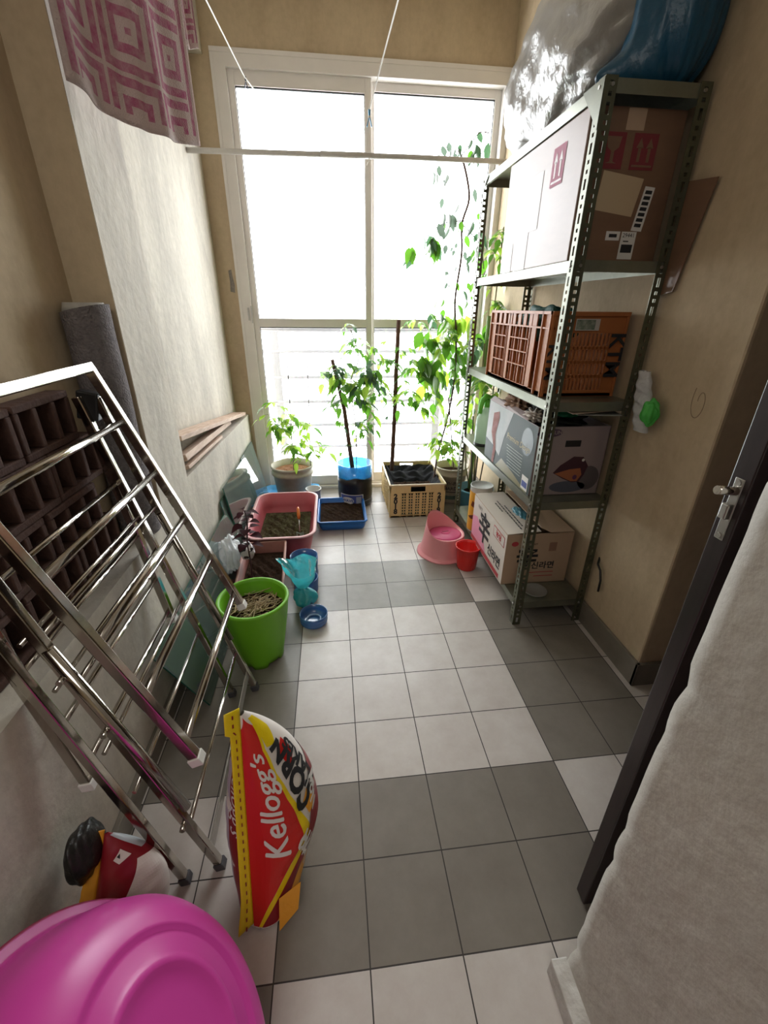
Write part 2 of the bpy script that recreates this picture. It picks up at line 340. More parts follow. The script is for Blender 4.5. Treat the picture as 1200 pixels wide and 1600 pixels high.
b.box(-0.75, -0.375, 1.50, 1.62, 0, 2.75); b.box(-0.375, 1.6, 1.50, 1.62, 2.44, 2.75); b.box(1.232, 1.6, 1.50, 1.62, 0, 2.44)
ww = struct(b.build('wall_window', WALL))
pk = at(362, 440, y=1.4995)
M_().add([(pk.x+dx, 1.4992, pk.z+dz) for dx, dz in ((-.012, .06), (.006, .065), (.010, .02), (.016, -.02), (.012, -.062), (-.014, -.055), (-.010, 0))], [(0, 1, 2, 3, 4, 5, 6)]).build('flaked_patch', mat('bare_cement', (0.28, 0.25, 0.22), .95, var=.4, vscale=40), ww, solid=.001)
b = M_(); b.box(1.235, 2.4, -0.54, 1.50, 0, 2.75); wr = struct(b.build('wall_right', WALL, bev=0.008))
pm = at(1093, 628, x=1.2342); pts = []
for i in range(70): a = i/10; q = .010+.0045*a; pts.append((1.2344, pm.y+q*.75*math.cos(a), pm.z+q*1.5*math.sin(a)))
M_().tube(pts, .0009, 4).build('pencil_scribble', mat('pencil_grey', (0.30, 0.22, 0.16), .9), wr)
# rough end of the near wall, right of the camera
def rough_end():
    b = M_(); x0, y1 = 0.600, -1.25
    def fr(u, v):      # left face, rough
        y = y1-(1-u)*2.2; z = v*2.75
        k = 0.0010*math.sin(z*13+y*17)*math.sin(z*5)+0.0008*math.sin(z*61+y*33)
        e = 0.0045*abs(math.sin(z*9.3+.4)*math.sin(z*31+1))**4 if u > 0.985 else 0
        return V((x0+k*0.4+e, y-e, z))
    b.grid(fr, 120, 160)
    def fe(u, v):
        z = v*2.75; e = 0.0045*abs(math.sin(z*9.3+.4)*math.sin(z*31+1))**4
        if u == 0: k = 0.0010*math.sin(z*13+y1*17)*math.sin(z*5)+0.0008*math.sin(z*61+y1*33); return V((x0+k*0.4+e, y1-e, z))
        return V((x0+u*1.8, y1, z))
    b.grid(fe, 6, 160)
    return b
struct(rough_end().build('wall_near', ROUGH))
struct(M_().box(0.567, 0.603, -3.4, -1.243, 0, 0.055).build('baseboard_near', mat('chipped_skirting', (0.40, 0.37, 0.33), 0.5, col2=(0.6, 0.58, 0.54), vscale=16, bump=0.5, bscale=40), bev=0.003))
b = M_(); b.box(1.222, 1.235, -0.553, 1.50, 0, 0.102); b.box(1.222, 2.4, -0.553, -0.54, 0, 0.102); struct(b.build('baseboard_right', SKIRT, bev=0.002))
struct(M_().box(LX, -0.405, -1.55, 1.50, 0, 0.075).build('baseboard_left', SKIRT, bev=0.002))
# room behind the camera
b = M_(); b.box(-2.2, 2.4, -3.7, -3.6, 0, 2.75); b.box(-2.3, -2.2, -3.7, -1.55, 0, 2.75); b.box(-2.2, -0.53, -1.56, -1.55, 0, 2.75); b.box(2.4, 2.5, -3.7, 0, 0, 2.75)
struct(b.build('wall_back', WALL))
# dark door leaf standing ajar, seen on its latch edge
b = M_(); b.box(0.700, 1.42, -1.150, -1.118, 0.008, 2.08); dr = struct(b.build('door_1', DOOR, bev=0.002))
b = M_(); b.box(0.6985, 0.7002, -1.141, -1.127, 0.968, 1.058); b.build('latch_plate', STEELD, dr, bev=0.001)
b = M_(); b.tube([(0.70, -1.134, 1.04), (0.670, -1.134, 1.043)], 0.006, 12); b.build('latch_bolt', STEEL, dr)
for z in (1.052, 0.974): M_().tube([(0.699, -1.134, z), (0.697, -1.134, z)], 0.004, 10).build('screw', STEELD, dr)
b = M_(); b.box(0.69, 0.70, -1.14, -1.128, 1.0, 1.022); b.build('latch_tongue', STEELD, dr, bev=0.002)

# ---------------------------------------------------------------- sliding window
YW = 1.50
b = M_()
b.box(-0.375, -0.318, YW-0.012, YW+0.11, 0, 2.44); b.box(1.20, 1.235, YW-0.012, YW+0.11, 0, 2.44)
b.box(-0.318, 1.20, YW-0.012, YW+0.11, 2.385, 2.44); b.box(-0.318, 1.20, YW-0.012, YW+0.11, 0, 0.022)
b.box(-0.318, 1.20, YW+0.02, YW+0.03, 0.022, 0.034); b.box(-0.318, 1.20, YW+0.06, YW+0.07, 0.022, 0.034)
win = struct(b.build('window_1', ALU))
M_().box(-0.392, -0.3752, YW-0.014, YW-0.0005, 0, 2.4395).build('outer_bead', ALU, win); M_().box(-0.392, 1.234, YW-0.014, YW-0.0005, 2.4402, 2.46).build('outer_bead', ALU, win)
def sash(x0, x1, y, top, lw, rw):
    b = M_(); t = 0.03
    b.box(x0, x0+lw, y, y+t, 0.034, 2.385); b.box(x1-rw, x1, y, y+t, 0.034, 2.385)
    b.box(x0+lw, x1-rw, y, y+t, top, 2.385); b.box(x0+lw, x1-rw, y, y+t, 0.034, 0.10); b.box(x0+lw, x1-rw, y, y+t, 1.137, 1.188)
    s = b.build('sash', ALU, win, bev=0.0015)
    g = M_(); g.box(x0+lw, x1-rw, y+0.013, y+0.017, 0.10, 1.137); g.box(x0+lw, x1-rw, y+0.013, y+0.017, 1.188, top); g.build('glass_pane', GLASS, s)
    k = M_()
    for z0, z1 in ((0.10, 1.137), (1.188, top)):
        k.box(x0+lw, x1-rw, y+0.008, y+0.02, z1-0.006, z1); k.box(x0+lw, x0+lw+0.003, y+0.008, y+0.02, z0, z1); k.box(x1-rw-0.003, x1-rw, y+0.008, y+0.02, z0, z1)
    k.build('gasket', GASK, s); return s
s1 = sash(-0.318, 0.445, YW+0.008, 2.32, 0.035, 0.036)
s2 = sash(0.425, 1.20, YW+0.05, 2.345, 0.04, 0.035)
b = M_(); b.box(-0.325, -0.318, YW-0.016, YW-0.008, 1.16, 1.26); b.box(-0.345, -0.335, YW-0.02, YW-0.012, 1.175, 1.25); b.build('latch_slot', STEELD, s1)
# balcony railing outside
t = thing('balcony_railing', (0.42, 1.78, 0), 'white balcony railing of horizontal bars outside the sliding window', 'railing')
for z in (1.105, 0.965, 0.785, 0.605, 0.425, 0.25):
    M_().tube([(-0.9, 1.78, z), (1.9, 1.78, z)], 0.014, 10).build('rail_bar', RAIL, t)
for x in (-0.23, 0.98, 1.85): M_().box(x-0.028, x+0.028, 1.77, 1.80, 0, 1.12).build('railing_post', RAIL, t)
M_().box(-0.9, 1.9, 1.755, 1.81, 1.115, 1.145).build('handrail', RAIL, t)
struct(M_().box(-1.0, 2.0, 1.62, 1.95, -0.1, -0.01).build('trim_1', mat('outer_sill', (0.6, 0.55, 0.5), 0.8)))

# ---------------------------------------------------------------- steel shelving unit
SX0, SX1, SY0, SY1, SZ = 0.915, 1.222, -0.175, 0.838, 1.815
LV = [0.115, 0.585, 0.965, 1.395, 1.812]
su = thing('shelving_unit', (1.07, 0.33, 0), 'olive slotted angle steel shelving unit against the right wall', 'shelf')
def flange(b, x, y, dx, dy, w, z0, z1):
    """one slotted flange starting at corner x,y running dx,dy"""
    d = V((dx, dy, 0)); n = V((-dy, dx, 0)); th = 0.0011
    def pl(a0, a1, q0, q1): b.obox(V((x, y, 0))+d*((a0+a1)/2)+V((0, 0, (q0+q1)/2)), d*((a1-a0)/2), n*th, V((0, 0, (q1-q0)/2)))
    h0, h1 = w*0.36, w*0.66
    pl(0, h0, z0, z1); pl(h1, w, z0, z1)
    z = z0; k = 0
    while z < z1-0.03:
        gap, hole = 0.012, (0.026 if k % 3 == 0 else 0.010)
        pl(h0, h1, z, z+gap); z += gap+hole; k += 1
    pl(h0, h1, z, z1)
for x, y, dx, dy in ((SX0, SY0, 1, 1), (SX1, SY0, -1, 1), (SX0, SY1, 1, -1), (SX1, SY1, -1, -1)):
    b = M_(); flange(b, x, y, dx, 0, 0.034, 0, SZ); flange(b, x, y, 0, dy, 0.034, 0, SZ); b.build('angle_post', ANGLE, su)
for i, z in enumerate(LV):
    b = M_(); e = 0.003
    b.box(SX0+e, SX1-e, SY0+e, SY1-e, z-0.0015, z)
    b.box(SX0+e, SX0+e+0.0015, SY0+e, SY1-e, z-0.032, z); b.box(SX1-e-0.0015, SX1-e, SY0+e, SY1-e, z-0.032, z)
    b.box(SX0+e, SX1-e, SY0+e, SY0+e+0.0015, z-0.032, z); b.box(SX0+e, SX1-e, SY1-e-0.0015, SY1-e, z-0.032, z)
    b.box(SX0+e, SX0+0.014, SY0+e, SY1-e, z-0.033, z-0.0315)
    sh = b.build('shelf_board', SHELFM, su)
    for sy in (SY0+0.022, SY1-0.022): M_().tube([(SX0-0.005, sy, z-0.016), (SX0+0.004, sy, z-0.016)], 0.005, 6).build('bolt', STEELD, sh)
    for sx in (SX0+0.02, SX1-0.02): M_().tube([(sx, SY0-0.005, z-0.016), (sx, SY0+0.004, z-0.016)], 0.005, 6).build('bolt', STEELD, sh)
M_().add([(SX0-0.0015, SY0, 1.70), (SX0-0.0015, SY0, 1.812), (SX0-0.0015, SY0+0.11, 1.812)], [(0, 1, 2)]).build('corner_gusset', ANGLE, su, solid=0.0015)
M_().add([(SX0-0.0015, SY1, 1.74), (SX0-0.0015, SY1, 1.812), (SX0-0.0015, SY1-0.09, 1.812)], [(0, 1, 2)]).build('corner_gusset', ANGLE, su, solid=0.0015)

# ---------------------------------------------------------------- folded drying rack
YN, YF = -0.965, -0.42
rk = thing('folding_drying_rack', (-0.2, -0.69, 0), 'stainless steel folding clothes drying rack leaning folded against the left wall', 'drying rack')
def L2(a, c, t): return (a[0]+(c[0]-a[0])*t, a[1]+(c[1]-a[1])*t)
def zx(a, c, z): return a[0]+(c[0]-a[0])*(z-a[1])/(c[1]-a[1])
def P3(q, y): return V((q[0], y, q[1]))
w1a, w1b = (-0.425, 1.116), (-0.152, 0.372)
w2a, w2b = (-0.462, 1.05), (-0.372, 0.345)
l1a, l1b = (-0.425, 1.045), (-0.152, 0.010)
l2a, l2b = (-0.462, 1.05), (-0.228, 0.010)
def frame(name, a, c, y0, y1, w, topbar=True):
    b = M_(); sd = (0, 1, 0)
    for y in (y0, y1): b.bar(P3(a, y), P3(c, y), w, w*1.05, sd)
    if topbar: b.bar(P3(a, y0-w/2), P3(a, y1+w/2), w*1.05, w, V((c[0]-a[0], 0, c[1]-a[1])))
    return b.build(name, STEEL, rk, bev=0.0025)
def caps(f, c, a, y0, y1, w, m):
    d = V((c[0]-a[0], 0, c[1]-a[1])).normalized()
    for y in (y0, y1):
        p = P3(c, y); M_().bar(p-d*0.014, p+d*0.008, w+0.006, w+0.006).build('end_cap', m, f, bev=0.002)
f1 = frame('front_wing', w1a, w1b, YN+0.012, YF, 0.021); caps(f1, w1b, w1a, YN+0.012, YF, 0.021, WHITEP)
for z in (0.983, 0.842, 0.702, 0.562, 0.423):
    x = zx(w1a, w1b, z); M_().tube([(x, YN+0.012, z), (x, YF, z)], 0.0088, 12).build('rung', STEEL, f1)
f2 = rk
for y in (YN, YF-0.01):
    b = M_(); b.bar(P3(w2a, y), P3(w2b, y), 0.021, 0.022, (0, 1, 0)); g = b.build('rear_rail', STEEL, rk, bev=0.0025)
    d = V((w2b[0]-w2a[0], 0, w2b[1]-w2a[1])).normalized(); p = P3(w2b, y); M_().bar(p-d*0.014, p+d*0.008, 0.027, 0.027).build('end_cap', WHITEP, g, bev=0.002)
for z in (0.95, 0.813, 0.652, 0.50, 0.38):
    x = zx(w2a, w2b, z); M_().tube([(x, YN, z), (x, YF-0.01, z)], 0.0065, 12).build('rung', STEEL, f2)
def leg(a, c, y):
    b = M_(); b.bar(P3(a, y), P3(c, y), 0.018, 0.019, (0, 1, 0)); g = b.build('leg', STEEL, rk, bev=0.0025)
    d = V((c[0]-a[0], 0, c[1]-a[1])).normalized(); p = P3(c, y); M_().bar(p-d*0.014, p+d*0.008, 0.024, 0.024).build('end_cap', GREYP, g, bev=0.002)
for y in (YN-0.01, YF-0.002): leg(l1a, l1b, y)
for y in (YN-0.032, YF-0.022): leg(l2a, l2b, y)
for a, c, zs, r in ((l1a, l1b, (0.74, 0.63, 0.18), 0.0055), (l2a, l2b, (0.72, 0.61, 0.43, 0.30), 0.005)):
    for z in zs: x = zx(a, c, z); M_().tube([(x, YN, z), (x, YF-0.01, z)], r, 10).build('stretcher', STEEL, rk)
x = zx(l1a, l1b, 0.075); M_().bar((x, YN, 0.06), (x, YF, 0.085), 0.004, 0.026, (1, 0, 0.2)).build('foot_stretcher', STEELD, rk, bev=0.001)
for y in (YN-0.02, YF+0.0): # pivot brackets and bolts
    b = M_(); b.bar((-0.44, y, 1.06), (-0.455, y, 0.99), 0.03, 0.05); b.build('hinge_bracket', BLACKP, rk, bev=0.004)
    for z in (0.66, 0.52, 0.20):
        x = zx(l1a, l1b, z); M_().tube([(x, y-0.014, z), (x, y+0.014, z)], 0.006, 10).build('pivot_bolt', STEEL, rk)
b = M_(); b.tube([(-0.335, YN-0.012, 0.72), (-0.19, YN-0.012, 0.25)], 0.011, 12); b.build('link_arm', STEEL, rk)
b = M_(); b.tube([(-0.335, YF-0.012, 0.72), (-0.20, YF-0.012, 0.25)], 0.009, 12); b.build('link_arm', STEEL, rk)

# ---------------------------------------------------------------- hollow clay blocks and felt roll on the ledge
def clay_block():
    t = M_(); W, H, Dp, e = 0.205, 0.118, 0.048, 0.016
    t.box(0, Dp, 0, W, 0, e); t.box(0, Dp, 0, W, H-e, H)
    for y in (0, W*0.333-e/2, W*0.667-e/2, W-e): t.box(0, Dp, y, y+e, e, H-e)
    t.box(0, 0.01, e, W-e, e, H-e)
    return t.build('hollow_clay_block', BRICK, bev=0.003)
proto = clay_block(); first = True
rows = ['bottom row', 'second row', 'third row', 'top row']
for r in range(4):
    for k in range(4):
        y = -0.585-0.215*k - (0.07 if r % 2 else 0) + R_.uniform(-.006, .006)
        loc = (-0.527+R_.uniform(0, .004), y, 0.592+r*0.1195)
        o = proto if first else proto.copy()
        if not first: COL.objects.link(o)
        first = False
        o.location = loc; o.rotation_euler = (0, 0, R_.uniform(-.02, .02))
        tag(o, 'dark hollow clay block, %s on the ledge, %s' % (rows[r], ['nearest the felt roll', 'second from the roll', 'third from the roll', 'farthest from the roll'][k]), 'block', 'hollow clay blocks on the ledge')
b = M_()
def roll(u, v):
    a = u*2*PI; z = 0.592+v*0.655
    return V((-0.467+0.056*math.cos(a)*(1+.03*math.sin(z*20)), -0.278+0.068*math.sin(a), z+(0.012*math.cos(a) if v == 1 else 0)))
b.grid(roll, 36, 30, cu=True)
b.tube([V((-0.467, -0.278, 1.235)), V((-0.467, -0.278, 1.262))], [0.054, 0.046], 24, 1)
tag(b.build('felt_roll', [FOAM, mat('pale_felt_end', (0.42, 0.40, 0.36), 0.9, var=0.2, vscale=30)]), 'rolled dark grey fuzzy felt standing upright on the ledge in the column corner', 'roll')

# planks in the niche
def plank(p, q, w, h, label, side):
    b = M_(); b.bar(p, q, w, h, side); return tag(b.build('wooden_plank', WOOD, bev=0.002), label, 'plank', 'offcut planks in the wall niche')
plank((-0.458, 0.10, 0.792), (-0.456, 1.38, 0.607), 0.080, 0.020, 'uppermost pale wooden plank slanting up in the niche on the left', (1, 0, 0))
plank((-0.440, 0.10, 0.708), (-0.465, 1.02, 0.632), 0.055, 0.026, 'thick wooden plank under the slanting top plank in the niche', (1, 0, 0.25))
plank((-0.428, 0.11, 0.668), (-0.436, 0.72, 0.628), 0.030, 0.014, 'narrow wooden strip lowest on the niche ledge', (1, 0, 0.2))

# glass sheets
def sheet(q, label, th=0.005):
    q = [V(p) for p in q]; n = (q[1]-q[0]).cross(q[3]-q[0]).normalized()*th
    b = M_(); vs = q+[p+n for p in q]
    b.add(vs, [(3, 2, 1, 0), (4, 5, 6, 7)], 0); b.add(vs, [(0, 1, 5, 4), (1, 2, 6, 5), (2, 3, 7, 6), (3, 0, 4, 7)], 1)
    return tag(b.build('glass_sheet', [PANE, PANEE]), label, 'glass', 'glass sheets leaning on the left wall')
sheet([(-0.335, 1.02, 0.003), (-0.335, 1.42, 0.003), (-0.413, 1.42, 0.405), (-0.413, 1.02, 0.405)], 'clear glass sheet leaning on the left wall closest to the window frame')
sheet([(-0.325, 0.45, 0.003), (-0.325, 1.06, 0.003), (-0.406, 1.08, 0.395), (-0.406, 0.50, 0.42)], 'greenish glass sheet with dark edge, middle one of those leaning on the left wall')
sheet([(-0.335, 0.40, 0.003), (-0.335, 0.98, 0.003), (-0.414, 0.98, 0.37), (-0.414, 0.44, 0.37)], 'glass sheet tucked behind the middle greenish sheet by the left wall')
sheet([(-0.300, -0.48, 0.003), (-0.300, 0.47, 0.003), (-0.402, 0.47, 0.308), (-0.402, -0.56, 0.308)], 'long low greenish glass sheet leaning on the left wall behind the green pot')
sheet([(-0.318, -0.30, 0.003), (-0.318, 0.30, 0.003), (-0.402, 0.30, 0.22), (-0.402, -0.34, 0.22)], 'short teal glass sheet directly behind the long low glass sheet')

# ---------------------------------------------------------------- clothes rod, lines, pegs, towels
b = M_(); b.tube([(-0.505, 1.2, 1.958), (0.1, 1.2, 1.965), (0.6, 1.2, 1.972), (1.235, 1.2, 1.972)], 0.0125, 14); b.tube([(0.155, 1.2, 1.967), (0.42, 1.2, 1.970)], 0.0142, 14)
tag(b.build('clothes_rod', RODM), 'thin grey clothes rod running wall to wall in front of the window', 'rod')
def line(pts, r, label):
    return tag(M_().tube(pts, r, 6).build('clothes_line', STRING), label, 'line', 'white cord clothes lines')
line([at(322, 0, x=-0.235)+(at(322, 0, x=-0.235)-at(382, 120, y=1.42))*0.8, at(322, 0, x=-0.235), at(382, 120, y=1.42), at(397, 140, y=1.46)], 0.003, 'left white cord clothes line ending at the navy peg')
e1 = at(577, 172, y=1.2)
line([at(622, 0, y=0.34)+(at(622, 0, y=0.34)-e1)*0.9, at(622, 0, y=0.34), e1, at(573, 205, y=1.2), at(571, 236, y=1.2), at(577, 248, y=1.19), at(573, 258, y=1.2)], 0.0028, 'right white cord clothes line ending at the light blue peg')
def peg(c, m, s, label):
    t = thing('clothes_peg', c, label, 'peg')
    for k in (-1, 1):
        b = M_(); b.bar(V(c)+V((k*0.004*s, 0, 0.035*s)), V(c)+V((k*0.002*s, 0, 0)), 0.012*s, 0.006*s); b.bar(V(c)+V((k*0.002*s, 0, 0)), V(c)+V((k*0.014*s, 0, -0.045*s)), 0.012*s, 0.006*s); b.build('peg_leg', m, t, bev=0.001)
    M_().tube([V(c)+V((0, -0.008*s, 0)), V(c)+V((0, 0.008*s, 0))], 0.006*s, 8).build('spring', STEELD, t)
peg(at(384, 128, y=1.43), PEGN, 0.62, 'navy clothes peg at top left of the window')
peg(at(577, 183, y=1.19), PEGB, 0.85, 'light blue clothes peg hanging in front of the window mullion')

def towel_mat():
    mt = bpy.data.materials.new('towel_terry'); mt.use_nodes = True; nt = mt.node_tree; N = nt.nodes; L = nt.links.new; b = N['Principled BSDF']; b.inputs['Roughness'].default_value = 1.0
    uv = N.new('ShaderNodeUVMap'); sp = N.new('ShaderNodeSeparateXYZ'); L(uv.outputs[0], sp.inputs[0])
    def M(op, a, bb=None, c=None):
        n = N.new('ShaderNodeMath'); n.operation = op
        for i, v in enumerate((a, bb, c)):
            if v is None: continue
            if isinstance(v, (int, float)): n.inputs[i].default_value = v
            else: L(v, n.inputs[i])
        return n.outputs[0]
    U, W = sp.outputs[0], sp.outputs[1]
    def stripes(x, f, ph, duty): return M('LESS_THAN', M('FRACT', M('MULTIPLY_ADD', x, f, ph)), duty)
    # concentric rectangular key pattern: bands of rectangles
    cu = M('ABSOLUTE', M('SUBTRACT', M('FRACT', M('MULTIPLY_ADD', U, 3.0, 0.1)), 0.5)); cw = M('ABSOLUTE', M('SUBTRACT', M('FRACT', M('MULTIPLY_ADD', W, 4.6, 0.4)), 0.5))
    mx = M('MAXIMUM', cu, M('MULTIPLY', cw, 1.0)); key = stripes(mx, 4.6, 0.35, 0.52)
    st = M('GREATER_THAN', M('ABSOLUTE', M('SUBTRACT', U, 0.5)), 0.42)
    pat = M('MAXIMUM', M('MULTIPLY', key, M('SUBTRACT', 1.0, st)), 0.0)
    bd = M('MAXIMUM', stripes(U, 1.0, -0.03, 0.035), stripes(M('SUBTRACT', 1.0, U), 1.0, -0.03, 0.035)); pat = M('MAXIMUM', pat, bd)
    hem = M('MAXIMUM', M('LESS_THAN', W, 0.03), M('GREATER_THAN', M('ABSOLUTE', M('SUBTRACT', U, 0.5)), 0.475)); pat = M('MULTIPLY', pat, M('SUBTRACT', 1.0, hem))
    n = N.new('ShaderNodeTexNoise'); n.inputs['Scale'].default_value = 60; n.inputs['Detail'].default_value = 4
    tc = N.new('ShaderNodeTexCoord'); L(tc.outputs['Object'], n.inputs['Vector'])
    pat2 = M('MULTIPLY', pat, M('MULTIPLY_ADD', n.outputs['Fac'], 1.1, 0.1))
    m1 = N.new('ShaderNodeMixRGB'); m1.inputs[1].default_value = (0.60, 0.49, 0.46, 1); m1.inputs[2].default_value = (0.42, 0.07, 0.19, 1); L(pat2, m1.inputs[0]); L(m1.outputs[0], b.inputs['Base Color'])
    n3 = N.new('ShaderNodeTexNoise'); n3.inputs['Scale'].default_value = 260; L(tc.outputs['Object'], n3.inputs['Vector'])
    bp = N.new('ShaderNodeBump'); bp.inputs['Strength'].default_value = 0.8; bp.inputs['Distance'].default_value = 0.006; L(n3.outputs['Fac'], bp.inputs['Height']); L(bp.outputs[0], b.inputs['Normal'])
    # thin cloth lets the window through
    tr = N.new('ShaderNodeBsdfTranslucent'); L(m1.outputs[0], tr.inputs[0]); ms = N.new('ShaderNodeMixShader'); ms.inputs[0].default_value = 0.3
    L(b.outputs[0], ms.inputs[1]); L(tr.outputs[0], ms.inputs[2]); L(ms.outputs[0], N['Material Output'].inputs[0])
    return mt
TOWEL = towel_mat()
def towel(p0, p1, z0, z1, sag, label, amp=0.012):
    p0, p1 = V(p0), V(p1); nu, nv = 60, 50; b = M_(); d = (p1-p0).normalized(); n = V((d.y, -d.x, 0))
    def fn(u, v):
        fold = math.sin(u*11+1.2)*amp+math.sin(u*23+v*2)*amp*0.5+0.03*math.exp(-((u-0.45-0.1*v)/0.05)**2)*(0.4+0.6*v)
        p = p0+(p1-p0)*u+n*fold*(0.5+0.7*(1-v)); p.z = z0+(z1-z0)*v + sag*(-math.sin(u*PI))*(1-v)+0.0
        return p
    b.grid(fn, nu, nv)
    o = b.build('towel', TOWEL, solid=0.004); uvl = o.data.uv_layers.new(name='UVMap')
    for lp in o.data.loops:
        vi = lp.vertex_index; uvl.data[lp.index].uv = ((vi % (nu+1))/nu, (vi//(nu+1))/nv)
    return tag(o, label, 'towel')
towel((-0.394, -0.275, 0), (-0.196, 0.118, 0), 1.70, 2.45, 0.028, 'pink and white patterned towel hanging at top left in front of the column')
towel((-0.33, 0.27, 0), (-0.215, 0.37, 0), 2.02, 2.45, 0.02, 'small pink hemmed cloth hanging behind the big patterned towel')
b = M_(); b.tube([(-0.44, -0.36, 2.452), (-0.15, 0.21, 2.452)], 0.004, 8); b.tube([(-0.40, 0.21, 2.452), (-0.14, 0.43, 2.452)], 0.004, 8)
tag(b.build('towel_line', STRING), 'white cord above the picture edge that carries the two pink towels', 'line')
# ---------------------------------------------------------------- things on the shelving unit
def cardbox(name, x0, x1, y0, y1, z0, z1, mats, label, cat='box', bev=0.003):
    t = thing(name, ((x0+x1)/2, (y0+y1)/2, z0), label, cat)
    M_().box(x0, x1, y0, y1, z0+0.0005, z1).build('body', mats, t, bev=bev); return t
# large brown carton
B0, B1, C0, C1, Z0, Z1 = 0.915, 1.205, -0.125, 0.47, 1.395, 1.772
t = cardbox('brown_carton', B0, B1, C0, C1, Z0, Z1, CARD, 'large brown cardboard carton with red handling marks on the fourth shelf')
Fn = face((B0, C0, Z0), (1, 0, 0), (0, 0, 1)); Fl = face((B0, C1, Z0), (0, -1, 0), (0, 0, 1))
MARK = mat('faded_red_mark', (0.20, 0.028, 0.035), 0.8)
b = M_(); decal(b, rect(0.085, 0.235, 0.185, 0.31), Fn) ; 
b2 = M_()
def arrows(mb, fn, x, y, w, h, mk, bg):
    decal(mb, rect(x, y, x+w, y+h), fn, mk)
    g = lambda a, c: fn(a, c, 0.0006)
    for k in (0.3, 0.7):
        cx = x+w*k; decal(mb, rect(cx-w*.06, y+h*.22, cx+w*.06, y+h*.62), g, bg); decal(mb, polyg([(cx-w*.15, y+h*.6), (cx+w*.15, y+h*.6), (cx, y+h*.88)]), g, bg)
    decal(mb, rect(x+w*.08, y+h*.08, x+w*.92, y+h*.14), g, bg)
b = M_(); arrows(b, Fn, 0.142, 0.235, 0.075, 0.085, 0, 1); b.build('upright_arrows_mark', [MARK, CARD], t)
b = M_(); g = lambda a, c: Fn(a, c, 0.0006)
decal(b, rect(0.045, 0.235, 0.118, 0.32), Fn, 0); decal(b, polyg([(0.06+0.045*0+i, j) for i, j in ((0, .31), (.045, .31), (.04, .285), (.028, .276), (.028, .252), (.04, .248), (.004, .248), (.018, .252), (.018, .276), (.005, .285))]), g, 1); b.build('fragile_glass_mark', [MARK, CARD], t)
M_().add([Fn(*p) for p in ((0.058, 0.135), (0.182, 0.12), (0.198, 0.215), (0.068, 0.232))], [(0, 1, 2, 3)]).build('blank_paper_label', mat('buff_label', (0.50, 0.38, 0.24), 0.7), t)
b = M_(); decal(b, polyg([(0.190, 0.085), (0.225, 0.083), (0.240, 0.195), (0.208, 0.198)]), Fn, 0)
for k in range(7): decal(b, polyg([(0.197+k*.0022, 0.095+k*.014), (0.219+k*.0022, 0.094+k*.014), (0.220+k*.0022, 0.103+k*.014), (0.199+k*.0022, 0.104+k*.014)]), g, 1)
b.build('shipping_barcode_label', [PAPER, INK], t)
b = M_(); decal(b, rect(0.112, 0.058, 0.158, 0.082), Fn, 0); decal(b, rect(0.122, 0.066, 0.148, 0.075), g, 1); b.build('small_label', [PAPER, INK], t)
b = M_(); decal(b, rect(0.163, 0.008, 0.212, 0.082), Fn, 0); decal(b, text2d('29441', 0.016), g, 1, pos=(0.187, 0.072)); decal(b, rect(0.169, 0.026, 0.206, 0.048), g, 1); decal(b, rect(0.172, 0.055, 0.19, 0.058), g, 1); b.build('number_label', [PAPER, INK], t)
decal(M_(), rect(0.11, 0.325, 0.165, 0.374), Fn).build('tape_end', CARDL, t)
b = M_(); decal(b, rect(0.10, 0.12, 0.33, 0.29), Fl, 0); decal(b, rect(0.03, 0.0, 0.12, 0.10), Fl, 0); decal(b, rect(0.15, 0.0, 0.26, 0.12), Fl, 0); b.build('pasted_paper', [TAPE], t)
PALEPINK = mat('faded_pink_mark', (0.50, 0.22, 0.30), 0.8)
b = M_(); arrows(b, Fl, 0.39, 0.225, 0.085, 0.105, 0, 1); b.build('faded_pink_mark', [PALEPINK, CARD], t)
M_().box(B0+0.05, B1-0.1, C0+0.05, C1-0.05, Z1, Z1+0.002).build('top_flap', CARDL, t)
# thin brown sheet standing in for a cast shadow on the right wall
M_().box(0, 0.004, 0, 0.20, 0, 0.29)
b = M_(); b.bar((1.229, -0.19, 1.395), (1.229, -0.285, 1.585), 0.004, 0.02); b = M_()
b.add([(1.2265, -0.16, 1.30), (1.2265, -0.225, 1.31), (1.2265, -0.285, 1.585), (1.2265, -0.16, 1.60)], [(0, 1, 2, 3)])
tag(b.build('shadow_sheet', CARD, solid=0.003), 'thin brown sheet standing in for the shadow between the shelf post and the right wall', 'shadow sheet')

